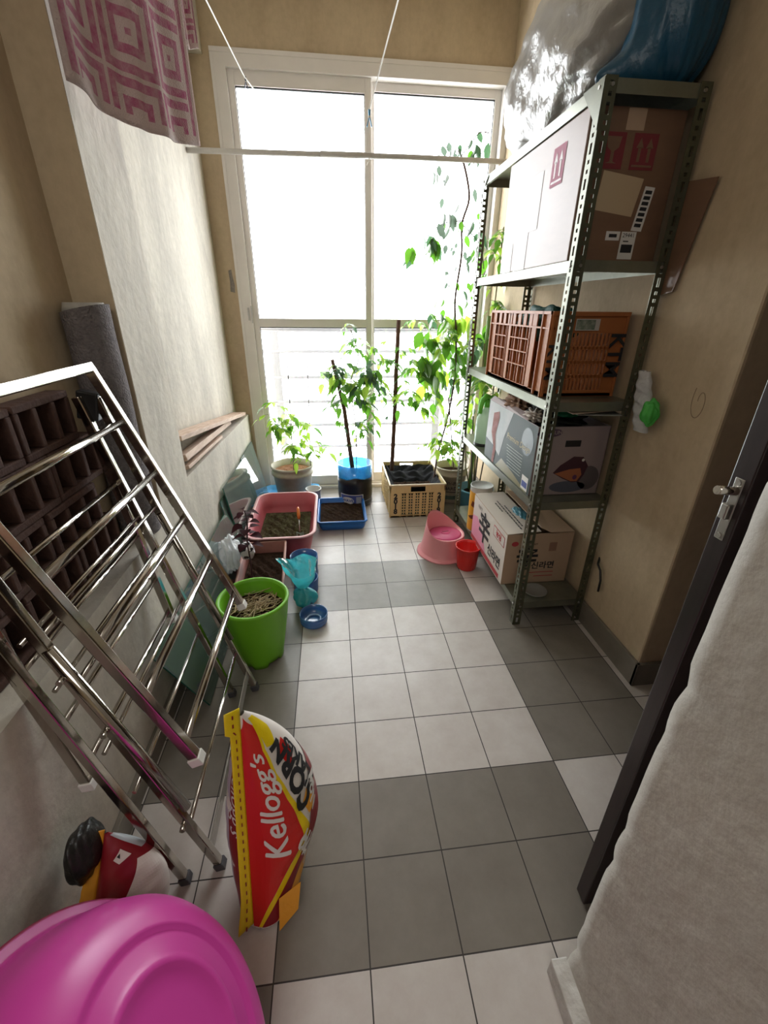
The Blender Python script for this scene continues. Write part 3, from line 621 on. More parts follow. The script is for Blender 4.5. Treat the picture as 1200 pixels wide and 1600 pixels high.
# orange ventilated crate on the third shelf
def vent_crate(t, x0, x1, y0, y1, z0, z1, m, nbar_l, nbar_s, handle=True, th=0.008):
    """open-top ribbed crate: base, four slotted walls; long walls at x0/x1, short walls at y0/y1"""
    h = z1-z0
    M_().box(x0, x1, y0, y1, z0, z0+0.012).build('base', m, t, bev=0.002)
    def wall(p, q, n, name):
        p, q = V(p), V(q); d = (q-p); Ln = d.length; d.normalize(); b = M_(); nn = V(n)*th/2; 
        def pl(a0, a1, h0, h1): b.obox(p+d*((a0+a1)/2)+V((0, 0, (h0+h1)/2))-nn, d*((a1-a0)/2), nn, V((0, 0, (h1-h0)/2)))
        pl(0, Ln, 0, h*.10); pl(0, Ln, h*.80, h) if not handle else (pl(0, Ln*.36, h*.78, h), pl(Ln*.64, Ln, h*.78, h), pl(Ln*.36, Ln*.64, h*.93, h), pl(Ln*.36, Ln*.64, h*.72, h*.78))
        pl(0, Ln*.12, h*.1, h*.8); pl(Ln*.88, Ln, h*.1, h*.8)
        for k in range(n_b+1):
            a = Ln*.12+(Ln*.76)*k/n_b; pl(a-0.0028, a+0.0028, h*.1, h*.8)
        for k in range(1, 4): pl(Ln*.12, Ln*.88, h*(.1+.175*k)-0.002, h*(.1+.175*k)+0.002)
        return b.build(name, m, t)
    n_b = nbar_s; wall((x0, y0, z0), (x1, y0, z0), (0, -1, 0), 'end_wall'); wall((x1, y1, z0), (x0, y1, z0), (0, 1, 0), 'end_wall')
    n_b = nbar_l; wall((x0, y1, z0), (x0, y0, z0), (-1, 0, 0), 'side_wall'); wall((x1, y0, z0), (x1, y1, z0), (1, 0, 0), 'side_wall')
    b = M_(); e = 0.006
    b.box(x0-e, x1+e, y0-e, y0+0.002, z1-0.012, z1); b.box(x0-e, x1+e, y1-0.002, y1+e, z1-0.012, z1); b.box(x0-e, x0+0.002, y0, y1, z1-0.012, z1); b.box(x1-0.002, x1+e, y0, y1, z1-0.012, z1)
    b.build('rim', m, t, bev=0.002)
X0, X1, Y0, Y1, Zb, Zt = 0.930, 1.205, -0.065, 0.545, 0.966, 1.252
oc = thing('orange_crate', (1.07, 0.24, Zb), 'orange ventilated plastic crate on the third shelf', 'crate')
hh = Zt-Zb; m = CRATEO
M_().box(X0, X1, Y0, Y1, Zb, Zb+0.012).build('base', m, oc)
# near end: slotted panel
b = M_(); W = X1-X0
def pe(x0, x1, z0, z1, y=Y0, t=0.005, mi=0): b.box(X0+x0, X0+x1, y, y+t, Zb+z0, Zb+z1, mi)
pe(0, W, hh*.76, hh); pe(0, W, 0, hh*.08); pe(0, W*.13, hh*.08, hh*.76); pe(W*.82, W, hh*.08, hh*.76)
for k in range(14): x = W*(.13+.69*k/13); pe(x-.0035, x+.0035, hh*.08, hh*.76)
for z in (.25, .42, .59): pe(W*.13, W*.82, hh*(z-.022), hh*(z+.022))
for x in (0, W*.99): pe(x-0.003, x+0.006, 0, hh, Y0-0.006, 0.012)
pe(-0.004, W+0.004, hh*.95, hh, Y0-0.008, 0.014)
b.build('end_wall', m, oc, bev=0.001)
b = M_(); pe(0, W, 0, hh, Y1-0.005); b.build('end_wall', m, oc)
# long side: deep ribs
b = M_(); Ln = Y1-Y0
def ps(y0, y1, z0, z1, x=X0, t=0.004): b.box(x, x+t, Y0+y0, Y0+y1, Zb+z0, Zb+z1)
ps(0, Ln, hh*.80, hh*.82, X0-0.006, 0.02); ps(0, Ln, hh*.965, hh, X0-0.008, 0.02); ps(0, Ln, 0, hh*.05); ps(0, Ln*.10, 0.0, hh*.97); ps(Ln*.20, Ln*.26, 0, hh*.97); ps(Ln*.90, Ln, 0, hh*.97); ps(Ln*.60, Ln*.64, 0, hh*.97)
ps(Ln*.10, Ln*.20, 0, hh*.97, X0+0.016)
for c0, c1 in ((.28, .58), (.66, .88)):
    for k in range(9): y = Ln*(c0+(c1-c0)*k/8); ps(y-.002, y+.002, hh*.05, hh*.8, X0-0.001 if k % 3 == 0 else X0+0.006, 0.012)
    for z in (.30, .48, .65): ps(Ln*c0, Ln*c1, hh*z-.002, hh*z+.002, X0-0.004, 0.012)
for k in range(7): y = Ln*(.27+.62*k/7); ps(y, y+Ln*.045, hh*.82, hh*.965)
for k in (0.0, 0.10, 0.98): ps(Ln*k, Ln*k+.006, 0, hh, X0-0.008, 0.014)
b.build('side_wall', m, oc)
b = M_(); ps(0, Ln, 0, hh, X1-0.005); b.build('side_wall', m, oc)
g = face((X0, Y0-0.006, Zb), (1, 0, 0), (0, 0, 1))
b = M_(); decal(b, text2d('KTM', 0.075, off=0.002), g, 0, rot=-PI/2, pos=(W*.90, hh*.50)); b.build('black_lettering', [INK], oc)
b = M_(); decal(b, text2d('KTM', 0.060, off=0.002), g, 0, rot=-PI/2, pos=(W*.06, hh*.42)); b.build('black_lettering', [INK], oc)
b = M_(); decal(b, rect(W*.30, hh*.79, W*.62, hh*.92), g, 0); decal(b, rect(W*.31, hh*.80, W*.56, hh*.91), lambda x, y: g(x, y, .0006), 1); b.build('sticker', [TAPE, mat('sticker_green', (0.06, 0.10, 0.07), 0.6, col2=(0.3, 0.32, 0.25), vscale=60)], oc)
def blob(name, c, r, mt, label=None, cat=None, amp=0.15, seed=1, fr=9, n=28, parent=None, group=None, flat=0):
    rr = random.Random(seed); ph = [rr.uniform(0, 6) for _ in range(6)]; b = M_()
    def fn(u, v):
        a = u*2*PI; e = (v-0.5)*PI; d = V((math.cos(e)*math.cos(a), math.cos(e)*math.sin(a), math.sin(e)))
        k = 1+amp*(math.sin(d.x*fr+ph[0])*math.sin(d.y*fr+ph[1])+0.6*math.sin(d.z*fr*1.3+ph[2]+d.x*4)+0.35*math.sin(d.x*fr*2.7+d.y*fr*2.2+ph[3]))
        p = V((d.x*r[0]*k, d.y*r[1]*k, d.z*r[2]*k)); p.z = max(p.z, -r[2]*(1-flat)) if flat else p.z
        return V(c)+p
    b.grid(fn, n*2, n, cu=True); o = b.build(name, mt, parent)
    if label: tag(o, label, cat, group)
    return o
GRN = mat('dark_green_cloth', (0.01, 0.07, 0.05), 0.7, bump=0.5)
blob('green_cloth', (1.04, 0.20, 1.20), (0.085, 0.20, 0.065), GRN, 'dark green cloth bundle inside the orange crate', 'cloth', seed=5)

# printer carton on the second shelf
B0, B1, C0, C1, Z0, Z1 = 0.925, 1.212, -0.105, 0.435, 0.5855, 0.862
pb = thing('printer_carton', (1.07, 0.16, Z0), 'open grey printer carton with dark printed side on the second shelf', 'box')
b = M_(); th = 0.005
b.box(B0, B1, C0, C1, Z0, Z0+th); b.box(B0, B1, C0, C0+th, Z0, Z1); b.box(B0, B1, C1-th, C1, Z0, Z1); b.box(B1-th, B1, C0, C1, Z0, Z1); b.box(B0, B0+th, C0+th, C1-th, Z0, Z1)
b.build('body', PBOXG, pb, bev=0.002)
Fn = face((B0, C0, Z0), (1, 0, 0), (0, 0, 1)); Fl = face((B0, C1, Z0), (0, -1, 0), (0, 0, 1)); g = lambda x, y: Fn(x, y, 0.0006); gl = lambda x, y: Fl(x, y, 0.0006); gl2 = lambda x, y: Fl(x, y, 0.0012)
b = M_(); decal(b, ell(0.062, 0.25, 0.050, 0.016, 28), Fn, 0, rot=0.06); decal(b, text2d('SAMSUNG', 0.020, off=0.0006), g, 1, pos=(0.062, 0.254), rot=0.06); b.build('brand_oval', [mat('dull_navy_print', (0.10, 0.06, 0.10), 0.6), PBOXG], pb)
M_().box(B0+0.115, B0+0.178, C0-0.001, C0+0.003, Z0+0.198, Z0+0.224).build('handle_hole', BLACKP, pb, bev=0.008)
b = M_()
decal(b, ell(0.155, 0.035, 0.075, 0.024), Fn, 3); decal(b, ell(0.235, 0.07, 0.045, 0.05), Fn, 4)
decal(b, polyg([(0.085, 0.095), (0.11, 0.125), (0.16, 0.160), (0.20, 0.157), (0.225, 0.12), (0.215, 0.085), (0.20, 0.055), (0.17, 0.053), (0.13, 0.07)]), g, 0)
g3 = lambda x, y: Fn(x, y, 0.0012)
decal(b, polyg([(0.092, 0.092), (0.15, 0.108), (0.195, 0.112), (0.205, 0.085), (0.19, 0.058), (0.165, 0.058)]), g3, 1); decal(b, ell(0.178, 0.075, 0.009, 0.010), lambda x, y: Fn(x, y, 0.0018), 2); decal(b, ell(0.2, 0.145, 0.006, 0.006), lambda x, y: Fn(x, y, 0.0018), 5)
b.build('printed_picture', [mat('print_maroon', (0.06, 0.02, 0.03), 0.6), mat('print_orange', (0.38, 0.13, 0.055), 0.6), mat('print_plum', (0.10, 0.03, 0.09), 0.6), mat('print_blue_grey', (0.09, 0.10, 0.13), 0.6), mat('print_smoke', (0.12, 0.10, 0.10), 0.6), PAPER], pb)
b = M_(); decal(b, rect(0.012, 0.02, 0.058, 0.075), Fn, 0); decal(b, rect(0.018, 0.026, 0.05, 0.038), g, 1); decal(b, text2d('AR', 0.013), g, 1, pos=(0.032, 0.066)); b.build('white_label', [mat('label_dim', (0.55, 0.5, 0.45), 0.7), INK], pb)
# dark printed long side
b = M_(); L_ = C1-C0; H_ = Z1-Z0
decal(b, polyg([(L_*.0, 0), (L_, 0), (L_, H_), (0, H_)]), Fl, 0)
decal(b, polyg([(0, H_*.35), (L_*.02, H_), (L_*.55, H_), (L_*.42, H_*.55), (L_*.36, H_*.2), (L_*.2, H_*.3)]), gl, 1)
decal(b, polyg([(L_*.30, 0.002), (L_*.98, 0.002), (L_*.7, H_*.12), (L_*.42, H_*.2)]), gl, 3)
decal(b, ell(L_*.86, H_*.72, L_*.10, H_*.2), gl, 4)
for k in range(8): decal(b, rect(L_*.50+k*.004, H_*(.48-.045*k), L_*(.82), H_*(.487-.045*k)), gl2, 2)
decal(b, text2d('Premium Design', 0.036, shear=0.2), gl2, 5, pos=(L_*.70, H_*.62))
decal(b, rect(L_*.86, H_*.03, L_*.97, H_*.24), gl2, 6); decal(b, rect(L_*.87, H_*.07, L_*.96, H_*.16), lambda x, y: Fl(x, y, .0018), 7)
b.build('printed_side', [PBOXS, mat('print_pale_grey', (0.46, 0.45, 0.45), 0.5, spec=0.3, col2=(0.30, 0.33, 0.33), vscale=5), mat('print_text', (0.45, 0.5, 0.45), 0.5), mat('print_olive', (0.20, 0.17, 0.06), 0.4), mat('print_deep', (0.02, 0.04, 0.04), 0.4), mat('print_gold', (0.45, 0.36, 0.15), 0.5), PAPER, BLUEINK], pb)
b = M_(); decal(b, polyg([(L_*.13, H_*.5), (L_*.14, H_*.83), (L_*.26, H_*.9), (L_*.28, H_*.8), (L_*.23, H_*.5), (L_*.27, H_*.25), (L_*.25, 0.003), (L_*.20, 0.003), (L_*.21, H_*.3)]), lambda x, y: Fl(x, y, .0015), 0); b.build('torn_strip', [mat('torn_pink_board', (0.48, 0.27, 0.28), 0.9, col2=(0.30, 0.15, 0.13), vscale=30)], pb)
b = M_(); b.add([(B0, C0+0.1, Z1), (B0, C1, Z1), (B0+0.02, C1, Z1+0.018), (B0+0.035, C0+0.18, Z1+0.012)], [(0, 1, 2, 3)]); b.build('side_flap', PBOXG, pb, solid=0.003)
# things inside and on the printer carton
blob('crumpled_paper', (0.985, 0.24, 0.885), (0.045, 0.075, 0.035), mat('crumpled_kraft', (0.48, 0.33, 0.24), 0.85, col2=(0.25, 0.15, 0.1), vscale=14), 'crumpled brown kraft paper poking out of the printer carton', 'paper', amp=0.3, seed=3)
blob('dark_bundle', (1.06, 0.06, 0.862), (0.10, 0.12, 0.045), mat('dark_cloth', (0.02, 0.025, 0.022), 0.8), 'dark cloth bundle filling the top of the printer carton', 'cloth', amp=0.2, seed=8)
blob('green_bottle', (1.06, -0.045, 0.895), (0.045, 0.028, 0.013), mat('bottle_green', (0.01, 0.16, 0.08), 0.2), 'small dark green item lying on the dark bundle in the printer carton', 'bottle', amp=0.05, seed=4)
blob('pale_tissue', (0.965, 0.02, 0.878), (0.03, 0.05, 0.02), mat('tissue', (0.5, 0.45, 0.4), 0.9), 'pale crumpled tissue beside the dark bundle in the printer carton', 'paper', amp=0.35, seed=9)
b = M_(); b.bar((1.00, -0.12, 0.928), (1.185, -0.10, 0.934), 0.11, 0.003, (0, 1, 0.05)); tag(b.build('paper_pad', mat('buff_paper', (0.42, 0.32, 0.25), 0.8)), 'buff paper pad on top of the pile in the printer carton', 'paper')
b = M_(); b.bar((1.05, -0.10, 0.915), (1.20, -0.13, 0.917), 0.10, 0.004, (0, 1, -0.02)); tag(b.build('grey_folder', mat('grey_board', (0.25, 0.25, 0.22), 0.8)), 'grey folder lying under the buff paper pad', 'folder')

# spray bottle behind the carton
sc = V((0.972, 0.60, 0.5865))
t = thing('spray_bottle', sc, 'frosted spray bottle with bright green nozzle at the far end of the second shelf', 'bottle')
M_().lathe([(0, 0.0), (0.046, 0.0), (0.050, 0.008), (0.050, 0.12), (0.046, 0.15), (0.030, 0.185), (0.015, 0.20), (0.014, 0.215), (0, 0.215)], 28, sc).build('bottle_body', SPRAYB, t)
M_().lathe([(0.0505, 0.001), (0.0515, 0.003), (0.0515, 0.016), (0.0505, 0.018)], 28, sc).build('base_band', BLACKP, t)
b = M_(); b.tube([sc+V((0, 0, 0.205)), sc+V((0, 0, 0.245))], 0.017, 16); b.tube([sc+V((0.02, 0, 0.25)), sc+V((-0.012, -0.004, 0.262)), sc+V((-0.03, -0.01, 0.245)), sc+V((-0.038, -0.013, 0.205)), sc+V((-0.040, -0.013, 0.175))], [0.012, 0.014, 0.014, 0.012, 0.011], 12); b.build('nozzle', SPRAYG, t)

# noodle carton on the bottom shelf
B0, B1, C0, C1, Z0, Z1 = 0.898, 1.205, -0.035, 0.425, 0.1155, 0.372
nb = thing('noodle_carton', (1.05, 0.2, Z0), 'noodle carton with big black brush character on the bottom shelf', 'box')
b = M_(); b.box(B0, B1, C0, C1, Z0, Z0+0.005); b.box(B0, B1, C0, C0+th, Z0, Z1); b.box(B0, B1, C1-th, C1, Z0, Z1); b.box(B1-th, B1, C0, C1, Z0, Z1); b.box(B0, B0+th, C0+th, C1-th, Z0, Z1); b.build('body', CARDL, nb, bev=0.002)
L_ = C1-C0; H_ = Z1-Z0; W_ = B1-B0
b = M_(); b.add([(B0, C0, Z1+.001), (B0+W_*.5, C0+0.006, Z1+.006), (B0+W_*.5, C1, Z1+.004), (B0, C1, Z1+.001)], [(0, 1, 2, 3)]); f1_ = b.build('top_flap', mat('flap_pale', (0.56, 0.50, 0.43), 0.8), nb, solid=0.003)
b = M_(); b.add([(B1, C0, Z1+.001), (B1, C1, Z1+.001), (B0+W_*.53, C1, Z1+.012), (B0+W_*.50, C0+0.015, Z1+.022), (B0+W_*.60, C0-0.02, Z1+.015)], [(0, 1, 2, 3, 4)]); b.build('top_flap', CARDL, nb, solid=0.003)
Ft = face((B0, C1, Z1+0.006), (0, -1, 0), (1, 0, 0), -0.0)
ft = lambda x, y: V((B0+y, C1-x, Z1+0.0015+y*0.035+0.004))
b = M_()
for k, (a0, a1, q) in enumerate(((.25, .92, .072), (.38, .86, .088), (.30, .52, .055))):
    x = L_*a0; i = 0
    while x < L_*a1: w = 0.008+0.006*((i*7+k) % 3); decal(b, rect(x, q, x+w, q+0.006), ft, 0); x += w+0.0035; i += 1
b.build('flap_print', [INK], nb)
Fl = face((B0, C1, Z0), (0, -1, 0), (0, 0, 1)); gl = lambda x, y: Fl(x, y, .0006); gl2 = lambda x, y: Fl(x, y, .0012)
Fn = face((B0, C0, Z0), (1, 0, 0), (0, 0, 1)); g = lambda x, y: Fn(x, y, .0006)
b = M_()
decal(b, rect(0.0, 0.002, L_, H_-.002), Fl, 0)
decal(b, polyg([(0.002, 0.03), (0.002, H_*.55), (L_*.16, H_*.62), (L_*.36, H_*.45), (L_*.48, H_*.18), (L_*.5, .03)]), gl, 1)
decal(b, rect(0.002, 0.008, L_*.92, 0.032), gl2, 2)
decal(b, text2d('辛', 0.17, off=0.004), gl2, 3, pos=(L_*.40, H_*.52))
decal(b, text2d('신라면', 0.062, off=0.002), gl2, 3, pos=(L_*.74, H_*.30))
decal(b, text2d('매운맛', 0.024), gl2, 3, pos=(L_*.22, H_*.86))
decal(b, rect(L_*.66, H_*.70, L_*.96, H_*.90), gl, 2); decal(b, rect(L_*.67, H_*.715, L_*.95, H_*.885), gl2, 0); decal(b, text2d('농심', 0.036, off=0.0015), lambda x, y: Fl(x, y, .0018), 2, pos=(L_*.81, H_*.80))
b.build('printed_side', [mat('carton_white_print', (0.64, 0.58, 0.52), 0.6), PINKINK, REDINK, INK], nb)
b = M_()
decal(b, ell(0.04, H_*.82, 0.016, 0.012), Fn, 1); decal(b, text2d('NONGSHIM', 0.013), Fn, 2, pos=(0.11, H_*.80))
decal(b, text2d('辛', 0.105, off=0.003), Fn, 2, pos=(0.105, H_*.52)); decal(b, text2d('신라면', 0.040, off=0.001), Fn, 2, pos=(0.185, H_*.36))
for k, (a0, a1) in enumerate(((.12, .24), (.15, .24))): decal(b, rect(a0, H_*(.22-.08*k), a1, H_*(.235-.08*k)), Fn, 1)
decal(b, rect(0.2, H_*.65, 0.235, H_*.82), Fn, 3)
b.build('printed_end', [CARDL, REDINK, INK, mat('carton_shade_print', (0.30, 0.17, 0.12), 0.7)], nb)
# bag and lid inside
blob('teal_wrapper', (1.035, 0.16, 0.375), (0.03, 0.08, 0.012), mat('teal_wrap', (0.05, 0.2, 0.26), 0.4), 'teal wrapper poking from the gap in the noodle carton lid', 'wrapper', seed=6)

# yellow and white tin
tc_ = V((0.962, 0.515, 0.1155)); t = thing('tin_can', tc_, 'white and yellow printed tin can behind the noodle carton', 'can')
M_().lathe([(0, 0), (0.058, 0), (0.060, 0.004), (0.060, 0.262), (0.0615, 0.266), (0.0615, 0.272), (0.058, 0.272), (0.057, 0.262), (0.0, 0.262)], 36, tc_).build('can_body', CANW, t)
b = M_()
def cyl(c, r): return lambda x, y: V((c.x+r*math.sin(x/r-PI/2-0.5), c.y-r*math.cos(x/r-PI/2-0.5), c.z+y))
fcn = cyl(tc_, 0.0608); fc2 = cyl(tc_, 0.0612)
decal(b, polyg([(0.0, 0.01), (0.19, 0.01), (0.19, 0.13), (0.15, 0.17), (0.10, 0.235), (0.0, 0.245)]), fcn, 0, step=0.01)
decal(b, polyg([(0.06, 0.19), (0.14, 0.15), (0.12, 0.135), (0.05, 0.16)]), fc2, 1, step=0.01); decal(b, polyg([(0.03, 0.09), (0.10, 0.12), (0.13, 0.10), (0.06, 0.08)]), fc2, 1, step=0.01); decal(b, polyg([(0.08, 0.04), (0.14, 0.08), (0.15, 0.06), (0.10, 0.025)]), fc2, 1, step=0.01)
b.build('printed_wrap', [CANY, mat('brown_print', (0.13, 0.03, 0.01), 0.5)], t)
# black cable coil
def coil(c, label, n=5):
    b = M_(); rr = random.Random(3)
    pts = []
    for i in range(n*16):
        a = i/16*2*PI; k = i/(n*16); pts.append(V(c)+V((0.022*math.cos(a)*(1+.2*math.sin(a*.37)), 0.055*math.sin(a)*(1+.15*math.cos(a*.61)), 0.03+0.028*math.sin(a*.5)+0.05*k)))
    b.tube(pts, 0.0045, 6); return tag(b.build('cable_coil', BLACKP), label, 'cable')
coil((0.945, 0.425+0.02, 0.116), 'coiled black cable beside the tin on the bottom shelf')
# glass dish under the noodle carton end
dc = V((1.03, -0.105, 0.116)); tag(M_().lathe([(0, 0.002), (0.035, 0.001), (0.050, 0.008), (0.054, 0.012), (0.050, 0.013), (0.034, 0.005), (0, 0.005)], 32, dc).build('glass_dish', thin('dish_plastic', (0.55, 0.58, 0.55), tr=0.4, gloss=0.5)), 'small clear dish on the bottom shelf in front of the noodle carton', 'dish')

# big clear bag and blue bag on top
def bagtop(u, v):
    # u around, v along y
    y = -0.13+v*0.98; s = math.sin(PI*min(max(v, 0.0), 1))**0.42; cx, cz = 1.075, 2.03
    a = u*2*PI; rx = 0.185*s*(1+.06*math.sin(v*9)); rz = 0.235*s*(1+.05*math.sin(v*13+1))
    k = 1+0.035*math.sin(a*5+v*14)+0.03*math.sin(a*9-v*23)+0.02*math.sin(a*17+v*31)
    x = cx+rx*k*math.copysign(abs(math.cos(a))**0.75, math.cos(a)); z = cz+rz*k*math.copysign(abs(math.sin(a))**0.8, math.sin(a))
    lean = 0.03*(z-1.82)
    return V((min(x+lean, 1.233), y+0.10*(z-1.82)*(0.5-v), max(z, 1.8145)))
sbg = thing('clear_storage_bag', (1.07, 0.36, 1.815), 'big clear plastic bag stuffed with bedding on top of the shelving unit', 'bag')
b = M_(); b.grid(bagtop, 90, 90, cu=True); b.build('bag_skin', BAGC, sbg)
def inner(u, v):
    p = bagtop(u, v); c = V((1.075, p.y, 2.03)); q = c+(p-c)*0.93; q.z = max(q.z, 1.818); q.x = min(q.x, 1.228); return q
b = M_(); b.grid(inner, 60, 60, cu=True); b.build('bedding', mat('grey_bedding', (0.42, 0.38, 0.34), 0.9, col2=(0.20, 0.17, 0.14), vscale=4, bump=0.4, bscale=10), sbg)
b = M_(); GL = mat('faint_grey_print', (0.10, 0.085, 0.075), 0.6)
def onbag(x, y):     # x along y axis of the room (towards camera), y up the flank
    v = (0.62-x); u = 0.5-y
    p = bagtop(u, v); c = V((1.075, p.y, 2.03)); return c+(p-c)*1.006
decal(b, text2d('OST', 0.085, off=0.001), onbag, 0, step=0.02, pos=(0.42, 0.12), rot=-0.3); decal(b, text2d('TU', 0.075, off=0.001), onbag, 0, step=0.02, pos=(0.45, 0.045), rot=-0.3)
b.build('printed_lettering', [GL], sbg)
b = M_()
for k in range(3): b.tube([bagtop(0.5-0.05*k-0.02*math.sin(i), 0.1+i*0.09)*1.0 for i in range(9)], 0.0035, 6)
def blueb(u, v):
    a = u*2*PI; e = (v-.5)*PI; d = V((math.cos(e)*math.cos(a), math.cos(e)*math.sin(a), math.sin(e)))
    k = 1+0.03*math.sin(a*6+e*3)+0.02*math.sin(a*11+2)*math.cos(e)+.015*math.sin(a*23+e*5)
    x = 1.125+0.118*k*d.x; y = -0.095+0.105*k*d.y; z = 1.985+0.185*k*math.copysign(abs(d.z)**.8, d.z)
    tail = math.exp(-((a-PI)/0.55)**2)*math.exp(-((e+0.95)/0.45)**2); x -= 0.13*tail; 
    return V((min(x, 1.233), y, max(z, 1.8145)))
b = M_(); b.grid(blueb, 80, 50, cu=True); bb = b.build('blue_bin_bag', BAGB); tag(bb, 'full dark blue plastic bag at the near end on top of the shelving unit', 'bag')
# bag hanging on the near right post
hb = thing('hanging_carrier_bag', (1.20, -0.25, 0.96), 'small folded white carrier bag with green bundle hanging on the near right shelf post', 'bag')
b = M_()
def hbag(u, v): # v 0 bottom 1 top
    w = 0.026*(0.4+1.0*math.sin(PI*(0.18+0.55*(1-v)))); z = 0.885+0.19*v; y = -0.245+0.05*(v-0.5); x = 1.205
    return V((x+w*0.55*math.cos(u*2*PI)*(1+.2*math.sin(v*30+u*9)), y+w*math.sin(u*2*PI), z))
b.grid(hbag, 24, 30, cu=True); b.build('white_bag', BAGW, hb)
blob('green_bundle', (1.20, -0.30, 0.955), (0.020, 0.030, 0.042), BAGG, amp=0.14, fr=5, seed=2, parent=hb)
M_().tube([(1.222, -0.18, 1.05), (1.212, -0.20, 1.075), (1.205, -0.22, 1.06)], 0.003, 6).build('handle_loop', BAGW, hb)
# cord on the wall
tag(M_().tube([(1.238, -0.19, 0.335), (1.222, -0.21, 0.315), (1.221, -0.235, 0.30), (1.222, -0.25, 0.26), (1.222, -0.252, 0.21)], 0.0045, 8).build('hanging_cable', BLACKP), 'short black cord end hanging on the right wall beside the shelf foot', 'cord')
# ---------------------------------------------------------------- leaves
def leaf(b, p, d, up_, L, W, mi=0, droop=0.35):
    """one folded, drooping leaf blade from p along d"""
    p, d = V(p), V(d).normalized(); s = d.cross(V(up_)); 
    if s.length < 1e-4: s = d.cross(V((1, 0, 0)))
    s.normalize(); n = s.cross(d).normalized(); vs = []
    prof = ((0, .06), (.18, .75), (.42, 1.0), (.68, .72), (.88, .3), (1, .02))
    for t, w_ in prof:
        c = p+d*(L*t)+V((0, 0, -1))*(L*droop*t*t); e = s*(W*w_*.5); f = n*(W*.16*w_)
        vs += [V((min(q.x, 1.226), min(q.y, 1.492), q.z)) for q in (c-e+f, c, c+e+f)]
    fs = []
    for i in range(len(prof)-1):
        a = i*3; fs += [(a, a+1, a+4, a+3), (a+1, a+2, a+5, a+4)]
    b.add(vs, fs, mi, True)
def compound(b, p, d, L, rr, mis=(0, 1), n=5, lw=0.52, lscale=0.66):
    """pinnate leaf: side leaflets and a tip leaflet on a drooping midrib"""
    p, d = V(p), V(d).normalized(); up_ = V((0, 0, 1)); s = d.cross(up_); s = s.normalized() if s.length > .01 else V((1, 0, 0))
    pts = [p+d*L*t+V((0, 0, -L*.35*t*t)) for t in (0, .25, .5, .75, 1)]
    b.tube(pts, [0.0014, .0012, .001, .0008, .0006], 4, 2)
    for i, t in enumerate((.3, .55, .8)[:max(1, n//2)]):
        q = p+d*L*t+V((0, 0, -L*.35*t*t))
        for k in (-1, 1):
            dd = (d*.55+s*k+V((0, 0, rr.uniform(-.5, .1)))).normalized(); l = L*lscale*(1.1-.35*t)*rr.uniform(.8, 1.2); leaf(b, q, dd, up_, l, l*lw, rr.choice(mis), rr.uniform(.2, .6))
    l = L*lscale*1.15; leaf(b, pts[-1], d+V((0, 0, -.5)), up_, l, l*lw, rr.choice(mis), .4)
def rdir(rr, zb=0.0):
    a = rr.uniform(0, 2*PI); return V((math.cos(a), math.sin(a)*.7, zb+rr.uniform(-.25, .25))).normalized()
def stemline(pts, n=24):
    pts = [V(p) for p in pts]; out = []
    for i in range(len(pts)-1):
        p0, p1, p2, p3 = pts[max(i-1, 0)], pts[i], pts[i+1], pts[min(i+2, len(pts)-1)]
        for k in range(6):
            t = k/6; out.append(0.5*((2*p1)+(p2-p0)*t+(2*p0-5*p1+4*p2-p3)*t*t+(3*p1-p0-3*p2+p3)*t**3))
    out.append(pts[-1]); return out
LM = [LEAF, LEAFL, STEM, LEAFD, LEAFG]
def clusters(b, seed, items, mis):
    """items: point, spread, count, leaf length"""
    rr = random.Random(seed)
    for p, s, n, L, *mm in items:
        for _ in range(n):
            q = V(p)+V((rr.gauss(0, s), rr.gauss(0, s*.7), rr.gauss(0, s*.8))); compound(b, q, rdir(rr, -.15), L*rr.uniform(.7, 1.2), rr, mm[0] if mm else mis, n=5)
def soil_disc(c, r, mt, parent, amp=0.006, seed=1, sx=1, sy=1):
    rr = random.Random(seed); ph = [rr.uniform(0, 9) for _ in range(4)]; b = M_()
    def fn(u, v):
        a = u*2*PI; q = v; x, y = math.cos(a)*r*q*sx, math.sin(a)*r*q*sy
        return V(c)+V((x, y, amp*(math.sin(x*90+ph[0])*math.sin(y*80+ph[1])+.6*math.sin(x*170+y*150+ph[2]))*(1-q**6)))
    b.grid(fn, 40, 12, cu=True); return b.build('soil', mt, parent)
def soil_rect(x0, x1, y0, y1, z, mt, parent, amp=0.008, seed=1, tilt=(0, 0)):
    rr = random.Random(seed); ph = [rr.uniform(0, 9) for _ in range(4)]; b = M_()
    def fn(u, v):
        x = x0+(x1-x0)*u; y = y0+(y1-y0)*v; e = min(u, 1-u, v, 1-v); k = min(1, e*8)
        return V((x, y, z+tilt[0]*(u-.5)+tilt[1]*(v-.5)+k*amp*(math.sin(x*70+ph[0])*math.sin(y*60+ph[1])+.7*math.sin(x*150+y*120+ph[2])+.4*math.sin(x*310-y*280))))
    b.grid(fn, 44, 44); return b.build('soil', mt, parent)
def rrect(w, h, r, n=6):
    out = []
    for cx, cy, a0 in ((w-r, h-r, 0), (-w+r, h-r, 90), (-w+r, -h+r, 180), (w-r, -h+r, 270)):
        for i in range(n+1): a = math.radians(a0+90*i/n); out.append((cx+r*math.cos(a), cy+r*math.sin(a)))
    return out
